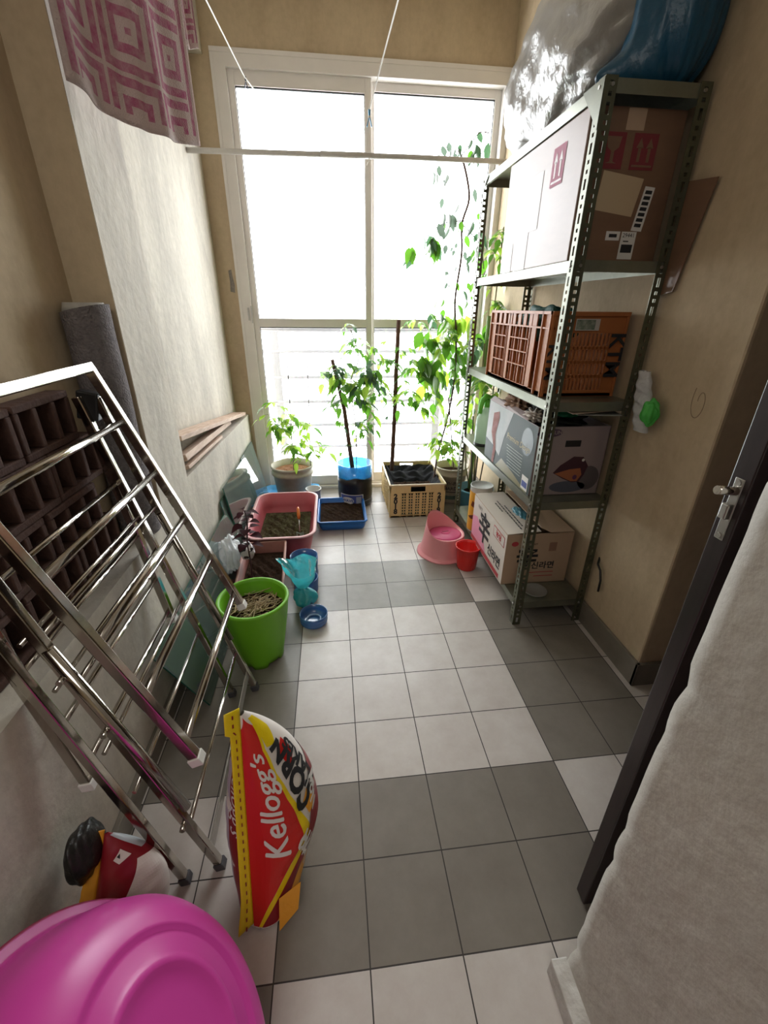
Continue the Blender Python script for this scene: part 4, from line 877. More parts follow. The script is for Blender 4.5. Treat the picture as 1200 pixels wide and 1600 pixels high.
def tub(name, c, w0, h0, w1, h1, H, r, th, mt, parent, rim=0.008, mr=None, rot=0.0):
    """open rectangular tub: half sizes w0,h0 at the foot and w1,h1 at the rim"""
    b = M_(); c = V(c); cs, sn = math.cos(rot), math.sin(rot)
    def ring(w, h, rr_, z): return [c+V((x*cs-y*sn, x*sn+y*cs, z)) for x, y in rrect(w, h, rr_)]
    rings = [ring(w0-.01, h0-.01, r*.8, 0), ring(w0, h0, r, .008), ring((w0+w1)/2, (h0+h1)/2, r, H*.5), ring(w1, h1, r, H-.006), ring(w1+rim, h1+rim, r+rim, H-.006), ring(w1+rim, h1+rim, r+rim, H), ring(w1-th, h1-th, r, H), ring((w0+w1)/2-th, (h0+h1)/2-th, r, H*.5), ring(w0-th, h0-th, r*.8, .010)]
    n = len(rings[0]); vs = [p for g in rings for p in g]; 
    for i in range(len(rings)-1):
        b.add([], []); 
    base = len(b.v); b.v += vs
    for i in range(len(rings)-1):
        for j in range(n): b.f.append([base+i*n+j, base+i*n+(j+1) % n, base+(i+1)*n+(j+1) % n, base+(i+1)*n+j]); b.m.append(1 if (mr and i in (3, 4, 5)) else 0); b.s.append(True)
    b.f.append([base+j for j in range(n)][::-1]); b.m.append(0); b.s.append(False); b.f.append([base+(len(rings)-1)*n+j for j in range(n)]); b.m.append(0); b.s.append(False)
    return b.build(name, [mt, mr] if mr else mt, parent)

# ---------------------------------------------------------------- white pail with seedling
c = V((-0.135, 1.345, 0.014)); t = thing('plant_pail', c, 'dirty white round pail with a pale green seedling and two thin canes by the window', 'plant pot')
M_().lathe([(0, 0), (0.112, 0), (0.116, 0.006), (0.136, 0.175), (0.146, 0.178), (0.146, 0.196), (0.138, 0.200), (0.139, 0.222), (0.148, 0.225), (0.149, 0.238), (0.141, 0.240), (0.128, 0.18), (0.120, 0.10), (0, 0.09)], 48, c).build('pail', PAIL, t)
soil_disc(c+V((0, 0, 0.195)), 0.131, SOILR, t, seed=2)
for u0, v0, u1, v1 in ((459, 735, 449, 565), (486, 738, 480, 560)):
    p = at(u0, v0, y=1.345 if u0 < 470 else 1.32); p.z = 0.2; M_().tube([p, at(u1, v1, y=1.36)], 0.003, 6).build('cane', CANE, t)
s = stemline([c+V((0.02, 0, 0.2)), c+V((0.015, .01, 0.34)), c+V((0.01, 0, 0.45)), c+V((0.02, 0.01, 0.58))]); s2 = stemline([c+V((0.125, -.02, 0.2)), c+V((0.13, .01, 0.34)), c+V((0.14, 0, 0.5))])
M_().tube(s, 0.003, 6).build('stem', STEM, t)
b = M_(); clusters(b, 11, [((-0.22, 1.33, 0.58), .035, 5, .09), ((-0.16, 1.33, 0.63), .04, 5, .09), ((-0.23, 1.33, 0.52), .03, 4, .08), ((-0.12, 1.34, 0.55), .03, 3, .08), ((-0.05, 1.33, 0.56), .04, 5, .09), ((-0.16, 1.32, 0.40), .03, 4, .10), ((-0.08, 1.32, 0.40), .035, 4, .10), ((0.03, 1.32, 0.38), .03, 5, .09), ((-0.03, 1.32, 0.46), .03, 3, .07)], (1, 1, 0)); b.build('foliage', LM, t)
# trays and small tub beneath and beside it
t = thing('blue_tray', (-0.17, 1.35, 0), 'sky blue shallow tray under the dirty white pail', 'tray')
tub('tray', (-0.155, 1.345, 0.001), 0.17, 0.115, 0.19, 0.135, 0.045, 0.03, 0.003, BLUEL, t)
b = M_()
t2 = V((0.012, 1.165, 0.0)); tw = thing('white_tub', t2, 'small white round tub between the pail and the blue soil tray', 'tub')
M_().lathe([(0, 0), (0.044, 0), (0.050, 0.128), (0.054, 0.130), (0.054, 0.138), (0.050, 0.138), (0.042, 0.02), (0, 0.015)], 32, t2).build('tub_body', mat('cloudy_white_plastic', (0.62, 0.60, 0.58), 0.4), tw)
t = thing('blue_scoop', (-0.345, 1.37, 0), 'sky blue plastic scoop lying beside the glass sheet by the pail', 'scoop')
tub('scoop_body', (-0.338, 1.22, 0.001), 0.022, 0.055, 0.030, 0.070, 0.07, 0.015, 0.003, BLUEL, t)

# ---------------------------------------------------------------- cut water bottle with tomato plant
c = V((0.300, 1.215, 0)); t = thing('bottle_planter', c, 'cut clear blue water bottle used as planter with dark soil and tall green plant', 'plant pot')
M_().lathe([(0, 0), (0.105, 0), (0.116, 0.010), (0.118, 0.03), (0.114, 0.05), (0.118, 0.07), (0.118, 0.13), (0.115, 0.145), (0.118, 0.16), (0.119, 0.30), (0.116, 0.30), (0.116, 0.02), (0, 0.01)], 48, c).build('bottle_wall', BOTB, t)
M_().lathe([(0, 0.006), (0.104, 0.006), (0.1175, 0.011), (0.1192, 0.03), (0.1155, 0.05), (0.1192, 0.07), (0.1192, 0.13), (0.1165, 0.145), (0.1192, 0.16), (0.1192, 0.212), (0.08, 0.218), (0, 0.224)], 40, c, fn=lambda p, a: V((p.x, p.y, p.z+(.008*math.sin(a*3)+.004*math.sin(a*7) if .2 < p.z < .215 else 0)))).build('soil', mat('wet_dark_soil', (0.012, 0.012, 0.016), 0.3, var=0.5, vscale=30), t)
b = M_(); fc = lambda x, y: V((c.x+0.1200*math.sin(x/0.119), c.y-0.1200*math.cos(x/0.119), c.z+y)); fc2 = lambda x, y: V((c.x+0.1205*math.sin(x/0.119), c.y-0.1205*math.cos(x/0.119), c.z+y)); fc3 = lambda x, y: V((c.x+0.1210*math.sin(x/0.119), c.y-0.1210*math.cos(x/0.119), c.z+y))
decal(b, rect(-.12, .015, .05, .105), fc, 0, step=.01); decal(b, rect(-.115, .02, .045, .10), fc2, 1, step=.01)
decal(b, ell(-.06, .06, .045, .026), fc3, 0, step=.01); decal(b, text2d('WAVE', .03, off=.001), lambda x, y: V((c.x+0.1216*math.sin(x/0.119), c.y-0.1216*math.cos(x/0.119), c.z+y)), 1, step=.01, pos=(-.06, .06)); decal(b, rect(.0, .03, .035, .09), fc3, 2, step=.01)
b.build('bottle_label', [PAPER, BLUEINK, mat('label_grey', (0.35, 0.37, 0.42), 0.6)], t)
p = c+V((-0.01, 0, 0.2)); M_().tube([p, at(538, 640, y=1.22), at(519, 562, y=1.23)], [0.015, 0.013, 0.011], 8).build('stake', BARK, t)
s = stemline([c+V((0.01, 0, 0.2)), at(556, 670, y=1.2), at(548, 600, y=1.2), at(560, 560, y=1.22), at(548, 515, y=1.25)]); b = M_(); b.tube(s, 0.0032, 6); b.build('stem', STEM, t)
b = M_(); A = lambda u, v, y=1.2: tuple(at(u, v, y=y))
clusters(b, 12, [(A(510, 580), .03, 6, .10), (A(525, 575), .03, 7, .10), (A(540, 590), .035, 7, .10), (A(553, 600), .03, 5, .10), (A(545, 628), .03, 4, .09), (A(562, 625), .03, 4, .09), (A(574, 575), .03, 7, .10), (A(580, 590), .025, 5, .10), (A(578, 612), .03, 5, .09), (A(550, 545), .025, 4, .07), (A(560, 530), .025, 4, .07), (A(540, 510), .02, 2, .06), (A(556, 665), .03, 4, .08), (A(575, 655), .03, 4, .07), (A(570, 680), .03, 3, .07), (A(592, 572), .03, 4, .08), (A(525, 660), .03, 2, .06), (A(535, 695), .02, 2, .05), (A(518, 630), .02, 2, .06)], (0, 0, 1, 3)); b.build('foliage', LM, t)

# ---------------------------------------------------------------- blue tray of soil
t = thing('seed_tray', (0.197, 0.955, 0), 'bright blue rectangular tray filled with dark soil', 'tray')
tub('tray', (0.197, 0.952, 0.001), 0.135, 0.165, 0.150, 0.185, 0.072, 0.02, 0.004, BLUE, t, rim=.006)
soil_rect(0.060, 0.335, 0.785, 1.125, 0.042, SOIL, t, amp=.005, seed=4)

# ---------------------------------------------------------------- yellow crate marked 2018
X0, X1, Y0, Y1, Zb, Zt = 0.512, 0.872, 0.935, 1.40, 0.004, 0.235
yc = thing('yellow_crate', (0.69, 1.17, 0), 'yellow ventilated crate marked 2018 lined with black plastic and planted', 'crate')
hh = Zt-Zb; W = X1-X0; m = CRATEY
M_().box(X0, X1, Y0, Y1, Zb, Zb+.01).build('base', m, yc)
def ywall(o, ux, Ln, name, marks):
    o, ux = V(o), V(ux); n = ux.cross(V((0, 0, 1))); b = M_()
    def pl(a0, a1, h0, h1, off=0, t_=.003): b.obox(o+ux*((a0+a1)/2)+V((0, 0, (h0+h1)/2))-n*(t_/2-off), ux*((a1-a0)/2), n*(t_/2), V((0, 0, (h1-h0)/2)))
    h = hh
    pl(0, Ln, h*.93, h); pl(0, Ln, h*.73, h*.77); pl(0, Ln, 0, h*.07)
    pl(0, Ln*.36, h*.77, h*.93); pl(Ln*.64, Ln, h*.77, h*.93)
    pl(0, Ln*.19, h*.07, h*.73); pl(Ln*.81, Ln, h*.07, h*.73)
    for k in range(6): a = Ln*(.19+.62*k/5); pl(a-.0035, a+.0035, 0, h*.75, .003, .006)
    for k in range(1, 4): z = h*(.07+.66*k/4); pl(Ln*.19, Ln*.81, z-.0035, z+.0035)
    for i in range(5):
        for j in range(4):
            a0 = Ln*(.19+.62*i/5)+.004; a1 = Ln*(.19+.62*(i+1)/5)-.004; z0 = h*(.07+.66*j/4)+.004; z1 = h*(.07+.66*(j+1)/4)-.004; am = (a0+a1)/2; zm = (z0+z1)/2
            pl(a0, a1, zm-.003, zm+.003); pl(am-.003, am+.003, z0, z1); pl(a0-.001, a0+.006, z0, z1); pl(a1-.006, a1+.001, z0, z1)
    for k in (0, .09, .25, .36, .64, .75, .91, .985): pl(Ln*k, Ln*k+.004, h*.77, h*.95, .004, .007)
    for k in (0, .985): pl(Ln*k, Ln*k+.005, 0, h, .004, .007)
    w_ = b.build(name, m, yc)
    if marks:
        b = M_(); f = face(o-n*(-.0032), ux, (0, 0, 1), 0.0005)
        f = lambda x, y: o+ux*x+V((0, 0, y))+n*0.0012
        for cx in (.10, .90):
            for i, ch in enumerate('2018'): decal(b, text2d(ch, .047, off=.0026), f, 0, pos=(Ln*cx, h*(.64-.155*i)))
            b.build('year_digits', [INK], yc); b = M_()
ywall((X0, Y0, Zb), (1, 0, 0), W, 'end_wall', True); ywall((X1, Y1, Zb), (-1, 0, 0), W, 'end_wall', False)
ywall((X0, Y1, Zb), (0, -1, 0), Y1-Y0, 'side_wall', False); ywall((X1, Y0, Zb), (0, 1, 0), Y1-Y0, 'side_wall', False)
b = M_(); e = .006
b.box(X0-e, X1+e, Y0-e, Y0+.004, Zt-.01, Zt); b.box(X0-e, X1+e, Y1-.004, Y1+e, Zt-.01, Zt); b.box(X0-e, X0+.004, Y0, Y1, Zt-.01, Zt); b.box(X1-.004, X1+e, Y0, Y1, Zt-.01, Zt)
b.build('rim', mat('pale_crate_rim', (0.74, 0.62, 0.42), 0.5), yc, bev=.002)
# liner and soil
b = M_(); LIN = mat('black_liner', (0.012, 0.012, 0.013), 0.7, bump=0.5, bscale=25, spec=0.06)
def liner(u, v):
    x = X0+.012+(W-.024)*u; y = Y0+.012+(Y1-Y0-.024)*v; e = min(u, 1-u, v, 1-v); k = min(1, e*6)
    z = Zb+.205-(.050 if v > .62 else .075)*k+.012*math.sin(x*60+2*math.sin(y*30))*math.sin(y*50)*(1 if v > .6 else .3)+(0.030*math.exp(-((v-.80)/.07)**2))
    return V((x, y, z))
b.grid(liner, 50, 50); b.build('liner', LIN, yc)
soil_rect(X0+.035, X1-.035, Y0+.03, Y0+.25, Zb+.150, SOIL, yc, amp=.010, seed=6)
M_().box(X0+.01, X1-.01, Y0+.008, Y1-.008, Zb+.012, Zb+.135).build('planting_bag', mat('green_planting_bag', (0.03, 0.10, 0.075), 0.6, col2=(0.02, 0.02, 0.02), vscale=14), yc)
M_().tube([A(612, 735, 1.25), A(617, 640, 1.25), A(619, 580, 1.25), A(623, 500, 1.25)], [.015, .014, .014, .013], 8).build('stake', BARK, yc)
b = M_(); clusters(b, 13, [(A(600, 560, 1.25), .03, 4, .08), (A(598, 598, 1.25), .03, 4, .08), (A(640, 560, 1.25), .03, 5, .09), (A(650, 580, 1.25), .03, 5, .09), (A(640, 600, 1.25), .03, 5, .09), (A(630, 620, 1.25), .03, 4, .09), (A(650, 620, 1.25), .03, 4, .09), (A(655, 635, 1.25), .025, 3, .08), (A(632, 545, 1.25), .03, 3, .07), (A(605, 620, 1.25), .03, 3, .07), (A(604, 650, 1.25), .02, 2, .05, (3, 4)), (A(588, 540, 1.25), .03, 3, .07)], (0, 1, 0)); b.build('foliage', LM, yc)
vs_ = [A(676, 765, 1.15), A(684, 710, 1.17), A(700, 650, 1.2), A(710, 590, 1.22), A(713, 530, 1.24), A(711, 470, 1.25), A(721, 400, 1.25), A(722, 350, 1.25), A(733, 310, 1.25), A(727, 265, 1.25), A(717, 235, 1.24)]
M_().tube(stemline(vs_), 0.0062, 7).build('climbing_stem', VINE, yc)
s = [A(727, 345, 1.25), A(700, 347, 1.24), A(683, 355, 1.23), A(668, 370, 1.23)]; M_().tube(stemline(s), .0025, 6).build('side_stem', VINE, yc)
M_().tube(stemline([A(722, 350, 1.25), A(742, 372, 1.24), A(752, 390, 1.23), A(756, 420, 1.22)]), .0025, 6).build('side_stem', VINE, yc)
M_().tube(stemline([A(716, 250, 1.24), A(735, 225, 1.24), A(750, 207, 1.22), A(765, 208, 1.2)]), .0025, 6).build('side_stem', VINE, yc)
rr = random.Random(21); b = M_()
def droopers(u, v, n, su, sv, L, mis):
    for _ in range(n):
        p = V(A(u+rr.gauss(0, su), v+rr.gauss(0, sv), 1.24+rr.gauss(0, .03))); d = V((rr.uniform(-.6, .6), rr.uniform(-.5, .5), -1)); l = 1.12*L*rr.uniform(.55, 1.25); leaf(b, p, d, (0, 1, 0) if rr.random() < .5 else (1, .5, 0), l, l*rr.uniform(.42, .7), rr.choice(mis), .1)
for q in ((728, 232, 9, 14, 5, .05, (3, 4)), (752, 225, 6, 9, 8, .07, (3, 3, 0)), (700, 232, 5, 10, 6, .04, (4,)), (680, 275, 3, 8, 10, .05, (4,)), (705, 300, 6, 12, 16, .06, (4,)), (695, 340, 7, 12, 14, .06, (4,)), (712, 345, 5, 10, 6, .06, (0, 3)), (680, 375, 6, 7, 6, .075, (0, 3)), (672, 382, 4, 6, 6, .08, (0, 3)), (644, 392, 5, 5, 9, .07, (3, 0)), (742, 350, 5, 7, 12, .06, (3, 0)), (750, 380, 5, 6, 9, .07, (0, 3)), (740, 405, 5, 8, 8, .06, (0, 0, 3)), (752, 425, 5, 6, 8, .06, (3, 0)), (710, 395, 5, 8, 8, .035, (4,)), (702, 432, 7, 5, 8, .03, (4,)), (730, 455, 5, 8, 10, .06, (3, 0)), (700, 465, 3, 20, 5, .04, (0,))): droopers(*q)
for q in ((685, 490, 9, 12, 9, .07, (0, 3)), (700, 500, 8, 10, 8, .08, (0, 1)), (717, 500, 9, 9, 10, .10, (0, 1, 0)), (668, 525, 7, 6, 9, .09, (1, 0)), (690, 530, 9, 12, 10, .09, (0, 1)), (705, 550, 9, 8, 10, .09, (0,)), (663, 568, 14, 8, 9, .11, (0, 0, 1)), (678, 560, 8, 8, 8, .09, (0,)), (700, 575, 8, 9, 10, .08, (0, 1)), (670, 592, 4, 4, 8, .09, (1,)), (681, 610, 8, 4, 12, .10, (1, 0)), (695, 640, 4, 3, 9, .10, (1,)), (735, 545, 8, 9, 9, .08, (3, 0)), (735, 575, 6, 9, 8, .07, (3, 0)), (748, 520, 6, 8, 12, .08, (0, 3)), (700, 605, 7, 6, 10, .06, (0, 3)), (712, 590, 5, 7, 10, .06, (0,)), (735, 630, 6, 8, 9, .06, (1, 3)), (725, 655, 8, 9, 9, .07, (1, 0))): droopers(*q)
for q in ((660, 492, .02, 3), (675, 540, .03, 4), (700, 520, .03, 5), (720, 530, .03, 4)): 
    for _ in range(q[3]): compound(b, V(A(q[0], q[1], 1.24))+V((rr.gauss(0, q[2]), rr.gauss(0, .03), rr.gauss(0, q[2]))), rdir(rr, -.2), .09, rr, (0, 1))
b.build('vine_foliage', LM, yc)

# ---------------------------------------------------------------- second pail with small tomato plant
c = V((0.985, 1.22, 0)); t = thing('printed_pail', c, 'round off white pail with dark printed lettering and seedling beside the shelf foot', 'plant pot')
M_().lathe([(0, 0), (0.085, 0), (0.089, 0.006), (0.108, 0.20), (0.117, 0.202), (0.117, 0.214), (0.110, 0.217), (0.111, 0.245), (0.120, 0.248), (0.120, 0.258), (0.113, 0.258), (0.102, 0.17), (0.09, 0.10), (0, 0.09)], 44, c).build('pail', PAIL, t)
soil_disc(c+V((0, 0, 0.205)), 0.104, SOIL, t, seed=5)
b = M_(); fc = lambda x, y: V((c.x+(.0905+y*.095)*math.sin(x/.1-.35), c.y-(.0905+y*.095)*math.cos(x/.1-.35), c.z+y))
decal(b, text2d('COW-PAC', .034, off=.001), fc, 0, step=.01, pos=(0.01, .155), rot=-.05); decal(b, text2d('HARD', .034, off=.001), fc, 0, step=.01, pos=(0.01, .115)); decal(b, rect(-.06, .03, .08, .06), fc, 1, step=.01); decal(b, rect(-.05, .085, .07, .092), fc, 0, step=.01)
b.build('printed_text', [mat('faded_black_print', (0.07, 0.06, 0.06), 0.7), mat('faded_green_print', (0.09, 0.13, 0.10), 0.7)], t)
s = stemline([c+V((0.02, 0, .2)), A(706, 690, 1.21), A(703, 650, 1.2), A(701, 620, 1.2)]); M_().tube(s, .004, 6).build('stem', VINE, t)
b = M_(); clusters(b, 15, [(A(705, 690, 1.2), .04, 7, .08), (A(690, 692, 1.2), .03, 4, .08), (A(672, 690, 1.2), .02, 2, .07), (A(715, 700, 1.2), .03, 4, .07), (A(700, 715, 1.2), .03, 3, .06), (A(715, 660, 1.2), .03, 3, .07), (A(722, 650, 1.2), .03, 4, .07), (A(690, 680, 1.2), .03, 3, .07)], (0, 1, 1)); b.build('foliage', LM, t)

# ---------------------------------------------------------------- blue bucket with tall plant in the right corner
c = V((1.105, 1.02, 0)); t = thing('blue_bucket', c, 'dusty blue round basin in the window corner behind the shelf with dark stalks', 'bucket')
M_().lathe([(0, 0.05), (0.085, 0.05), (0.095, 0.06), (0.112, 0.20), (0.12, 0.205), (0.12, 0.215), (0.11, 0.215), (0.09, 0.10), (0, 0.10)], 40, c+V((0, 0, -.05))).build('basin', TEALBUCKET, t)
M_().lathe([(0, 0.012), (0.080, 0.012), (0.080, 0.13), (0, 0.13)], 30, c).build('soil', SOIL, t)
for k, (dx, dy, h) in enumerate(((-.03, 0, .52), (.0, .02, .65), (.03, -.01, 1.0), (-.01, .03, .95), (-.05, .02, .45))):
    M_().tube([c+V((dx*.5, dy, .12)), c+V((dx*1.5, dy, .12+h*.4)), c+V((dx*1.8, dy+.03, .12+h))], .0045, 6).build('stalk', CANE if k < 3 else STEM, t)
b = M_(); rr = random.Random(5)
clusters(b, 17, [((1.13, 1.15, 0.86), .045, 12, .09), ((1.10, 0.98, 0.83), .04, 8, .09), ((1.15, 1.2, 1.30), .03, 6, .09), ((1.16, 1.2, 1.66), .03, 7, .08), ((1.17, 1.2, 1.58), .03, 5, .08), ((1.12, 1.12, 1.10), .04, 6, .10), ((1.14, 1.2, 1.45), .03, 3, .08)], (0, 1, 0)); b.build('foliage', LM, t)
M_().tube([c+V((.03, .12, .10)), (1.16, 1.19, 1.0), (1.175, 1.21, 1.68)], .004, 6).build('stem', STEM, t)
M_().tube([c+V((-.02, .07, .12)), c+V((.0, .075, .75)), c+V((.0, .08, 1.22))], .012, 10).build('green_pole', mat('green_coated_pole', (0.16, 0.30, 0.07), 0.5), t)

# ---------------------------------------------------------------- faded red basin with trowel
t = thing('red_basin', (-0.14, 0.74, 0), 'large faded red rectangular basin with mossy soil', 'basin')
tub('basin', (-0.142, 0.735, 0.001), 0.150, 0.265, 0.180, 0.305, 0.162, 0.075, 0.005, TUBRED, t, rim=.012, mr=TUBPINK)
soil_rect(-0.285, 0.0, 0.50, 0.97, 0.055, SOILG, t, amp=.010, seed=9)
tr = thing('trowel', (-0.055, 0.70, 0.08), 'small garden trowel with orange wooden handle stuck in the red basin soil', 'trowel')
a_, b_ = V((-0.052, 0.655, 0.075)), V((-0.060, 0.735, 0.150)); d = (b_-a_).normalized()
M_().tube([b_-d*.03, b_-d*.01, b_+d*.03, b_+d*.045], [.007, .010, .009, .005], 12).build('handle', mat('orange_varnished_wood', (0.62, 0.17, 0.02), 0.35), tr)
M_().tube([a_, b_-d*.03], .0035, 8).build('shank', STEELD, tr)
b = M_()
def blade(u, v): w_ = .022*(1-(v-.25)**2*1.4) if v < .95 else .004; return a_-d*(v*.05)+V(((u-.5)*2*w_, 0, 0))+V((0, -.3, .8))*(-.012*(1-(2*u-1)**2))
b.grid(blade, 10, 10); b.build('blade', mat('green_grey_steel', (0.16, 0.20, 0.16), 0.4, 0.6), tr, solid=.001)

# ---------------------------------------------------------------- maroon trough with purple leaved plant
t = thing('maroon_trough', (-0.205, 0.27, 0), 'long terracotta red planter trough with dark soil and a purple leaved plant', 'planter')
tub('trough', (-0.195, 0.19, 0.001), 0.075, 0.19, 0.102, 0.222, 0.150, 0.012, 0.005, MAROON, t, rim=.006, rot=.06, mr=mat('worn_rim', (0.42, 0.22, 0.18), 0.6))
soil_rect(-0.282, -0.108, -0.015, 0.395, 0.095, SOIL, t, amp=.008, seed=12)
st = stemline([(-0.235, 0.10, 0.08), (-0.228, 0.11, 0.20), (-0.235, 0.13, 0.30), (-0.228, 0.15, 0.40), (-0.235, .16, .45)])
M_().tube(st, .0035, 7).build('stem', mat('purple_stem', (0.05, 0.015, 0.02), 0.5), t)
b = M_(); rr = random.Random(4)
for i, z in enumerate((.30, .34, .37, .40, .43, .455)):
    for k in range(3):
        a = i*1.3+k*2.1+rr.uniform(-.3, .3); l = rr.uniform(.048, .066)*(1 if z < .42 else .7); dd = V((math.cos(a), math.sin(a)*.8, rr.uniform(-.2, .3))); q = V((-0.232, .12+.1*(z-.2), z)); b.tube([q, q+dd.normalized()*.02], .0012, 4); leaf(b, q+dd.normalized()*.018, dd, (0, 0, 1), l, l*.8, 0, .3)
b.build('foliage', LEAFP, t)

# ---------------------------------------------------------------- bags beside the trough
bc = V((-0.325, 0.20, 0.13)); wb = blob('white_plastic_bag', (-0.335, 0.19, 0.215), (0.045, 0.075, 0.085), BAGW, 'crumpled white plastic bag tucked between the glass sheet and the trough', 'bag', amp=.17, seed=31, fr=5, n=36)
SPOT = mat('cow_spot_print', (0.75, 0.72, 0.72), 0.4); nt = SPOT.node_tree; vn = nt.nodes.new('ShaderNodeTexNoise'); vn.inputs['Scale'].default_value = 42; vn.inputs['Detail'].default_value = 0.5; tcn = nt.nodes.new('ShaderNodeTexCoord'); nt.links.new(tcn.outputs['Object'], vn.inputs['Vector'])
rp = nt.nodes.new('ShaderNodeValToRGB'); rp.color_ramp.interpolation = 'CONSTANT'; rp.color_ramp.elements[0].color = (0.02, 0.015, 0.02, 1); rp.color_ramp.elements[1].color = (0.72, 0.66, 0.68, 1); rp.color_ramp.elements[1].position = 0.44
nt.links.new(vn.outputs['Fac'], rp.inputs[0]); nt.links.new(rp.outputs[0], nt.nodes['Principled BSDF'].inputs['Base Color'])
blob('spotted_bag', (-0.262, 0.215, 0.215), (0.036, 0.036, 0.045), SPOT, 'small white bag with black cow spots behind the purple stem', 'bag', amp=.10, seed=33, fr=5)
# clay-dark small pot under the bags
c = V((-0.335, 0.165, 0)); t = thing('small_dark_pot', c, 'small dark maroon pot under the white plastic bag', 'plant pot')
M_().lathe([(0, 0), (0.032, 0), (0.040, .10), (0.045, .102), (0.045, .118), (0.040, .118), (0.032, .03), (0, .02)], 28, c).build('pot_body', mat('dark_maroon', (0.09, 0.02, 0.025), 0.6), t)

# ---------------------------------------------------------------- cut blue bottles and teal bag
def cutbottle(name, c, r, h, label, waist=True):
    t = thing(name, c, label, 'container'); c = V(c)
    M_().lathe([(0, .002), (r*.85, .002), (r*.97, .01), (r, .02), (r*(.96 if waist else 1), h*.45), (r, h*.6), (r*1.02, h), (r*1.02-.003, h), (r-.004, h*.6), (r*.94, .02), (r*.6, .012), (0, .010)], 36, c).build('container_wall', CUTB, t)
    return t
cutbottle('blue_cut_bottle', (-0.008, 0.30, 0), 0.068, 0.125, 'translucent dark blue cut bottle beside the trough, farther of two')
t = cutbottle('blue_bottle_base', (0.048, -0.07, 0), 0.060, 0.052, 'low blue cut bottle base on the floor nearest the camera')
b = M_(); b.lathe([(.030, .0), (.034, .006), (.030, .012), (.026, .006), (.030, .0)], 30, (0.048, -0.07, 0.012)); b.build('moulded_ring', mat('pale_blue_ring', (0.25, 0.38, 0.55), 0.3), t)
cutbottle('blue_cut_bottle', (0.005, 0.165, 0), 0.058, 0.085, 'translucent blue cut bottle standing under the teal plastic bag', waist=False)
tb = thing('teal_plastic_bag', (-0.02, 0.09, 0.11), 'crumpled teal plastic bag knotted in the middle beside the green pot', 'bag')
b = M_()
def tbag(u, v):   # v 0 floor bulb ... 1 open flare
    a = u*2*PI
    r_ = (0.047*math.sin(PI*min(v/.42, 1))**.7+.006) if v < .42 else .010+.072*((v-.42)/.58)**.8
    k = 1+.13*math.sin(a*3+v*5)+.06*math.sin(a*7-v*14); z = 0.012+.215*v+(.02*math.sin(a*2+1)*max(0, v-.5)*2)
    cx, cy = 0.012-.035*v, 0.035+.045*v
    if v > .42: cx += .012*math.cos(a*2)
    return V((cx+r_*k*math.cos(a)*1.05, cy+r_*k*math.sin(a)*(.8 if v > .5 else 1), max(z+(-.045*max(0, math.cos(a+.4))*max(0, (v-.5)*2)), .002)))
b.grid(tbag, 60, 44, cu=True); b.build('bag_skin', BAGT, tb)
b = M_(); b.lathe([(0, .0), (.03, .004), (.035, .03), (.02, .06), (0, .07)], 20, (0.013, 0.036, .012)); b.build('contents', mat('dark_blue_contents', (0.01, 0.10, 0.16), 0.4), tb)

# ---------------------------------------------------------------- lime green pot
c = V((-0.158, -0.238, 0)); t = thing('green_pot', c, 'lime green plastic pot with dry straw on dark soil beside the drying rack foot', 'plant pot')
def foot(p, a): 
    if p.z < .022: p = V((p.x, p.y, p.z if math.cos(a*5+.6) > 0.0 else p.z+.016))
    return p
M_().lathe([(0, .02), (.07, .02), (.078, .0), (.090, .0), (.092, .02), (.104, .09), (.122, .20), (.130, .262), (.133, .270), (.130, .275), (.121, .275), (.117, .262), (.100, .15), (0, .14)], 60, c, fn=foot).build('pot_body', GREEN, t)
soil_disc(c+V((0, 0, .215)), .112, SOIL, t, amp=.01, seed=8)
rr = random.Random(14)
b = M_()
for i in range(150):
    a = rr.uniform(0, 2*PI); q = rr.uniform(0, .085)**1; p = c+V((.012+q*math.cos(a), .0+q*math.sin(a), .222+rr.uniform(0, .022))); an = rr.gauss(.5, .7); l = rr.uniform(.015, .042); d = V((math.cos(an), math.sin(an), rr.uniform(-.12, .12)))*l
    ep, eq = p-d, p+d
    for e_ in (ep, eq):
        o_ = V((e_.x-c.x, e_.y-c.y, 0))
        if o_.length > .108: e_.x = c.x+o_.x*.108/o_.length; e_.y = c.y+o_.y*.108/o_.length
    b.bar(ep, eq, rr.uniform(.0015, .005), .001, (0, 0, 1) if rr.random() < .3 else (1, -1, .2))
o = b.build('straw', STRAW, t); o['kind'] = 'stuff'
b = M_(); 
for k in range(3): leaf(b, c+V((-.085, .03+.015*k, .225)), V((.3-.2*k, .5, .9)), (0, 1, 0), .05, .03, 0, .2)
b.build('young_leaf', LEAFL, t)

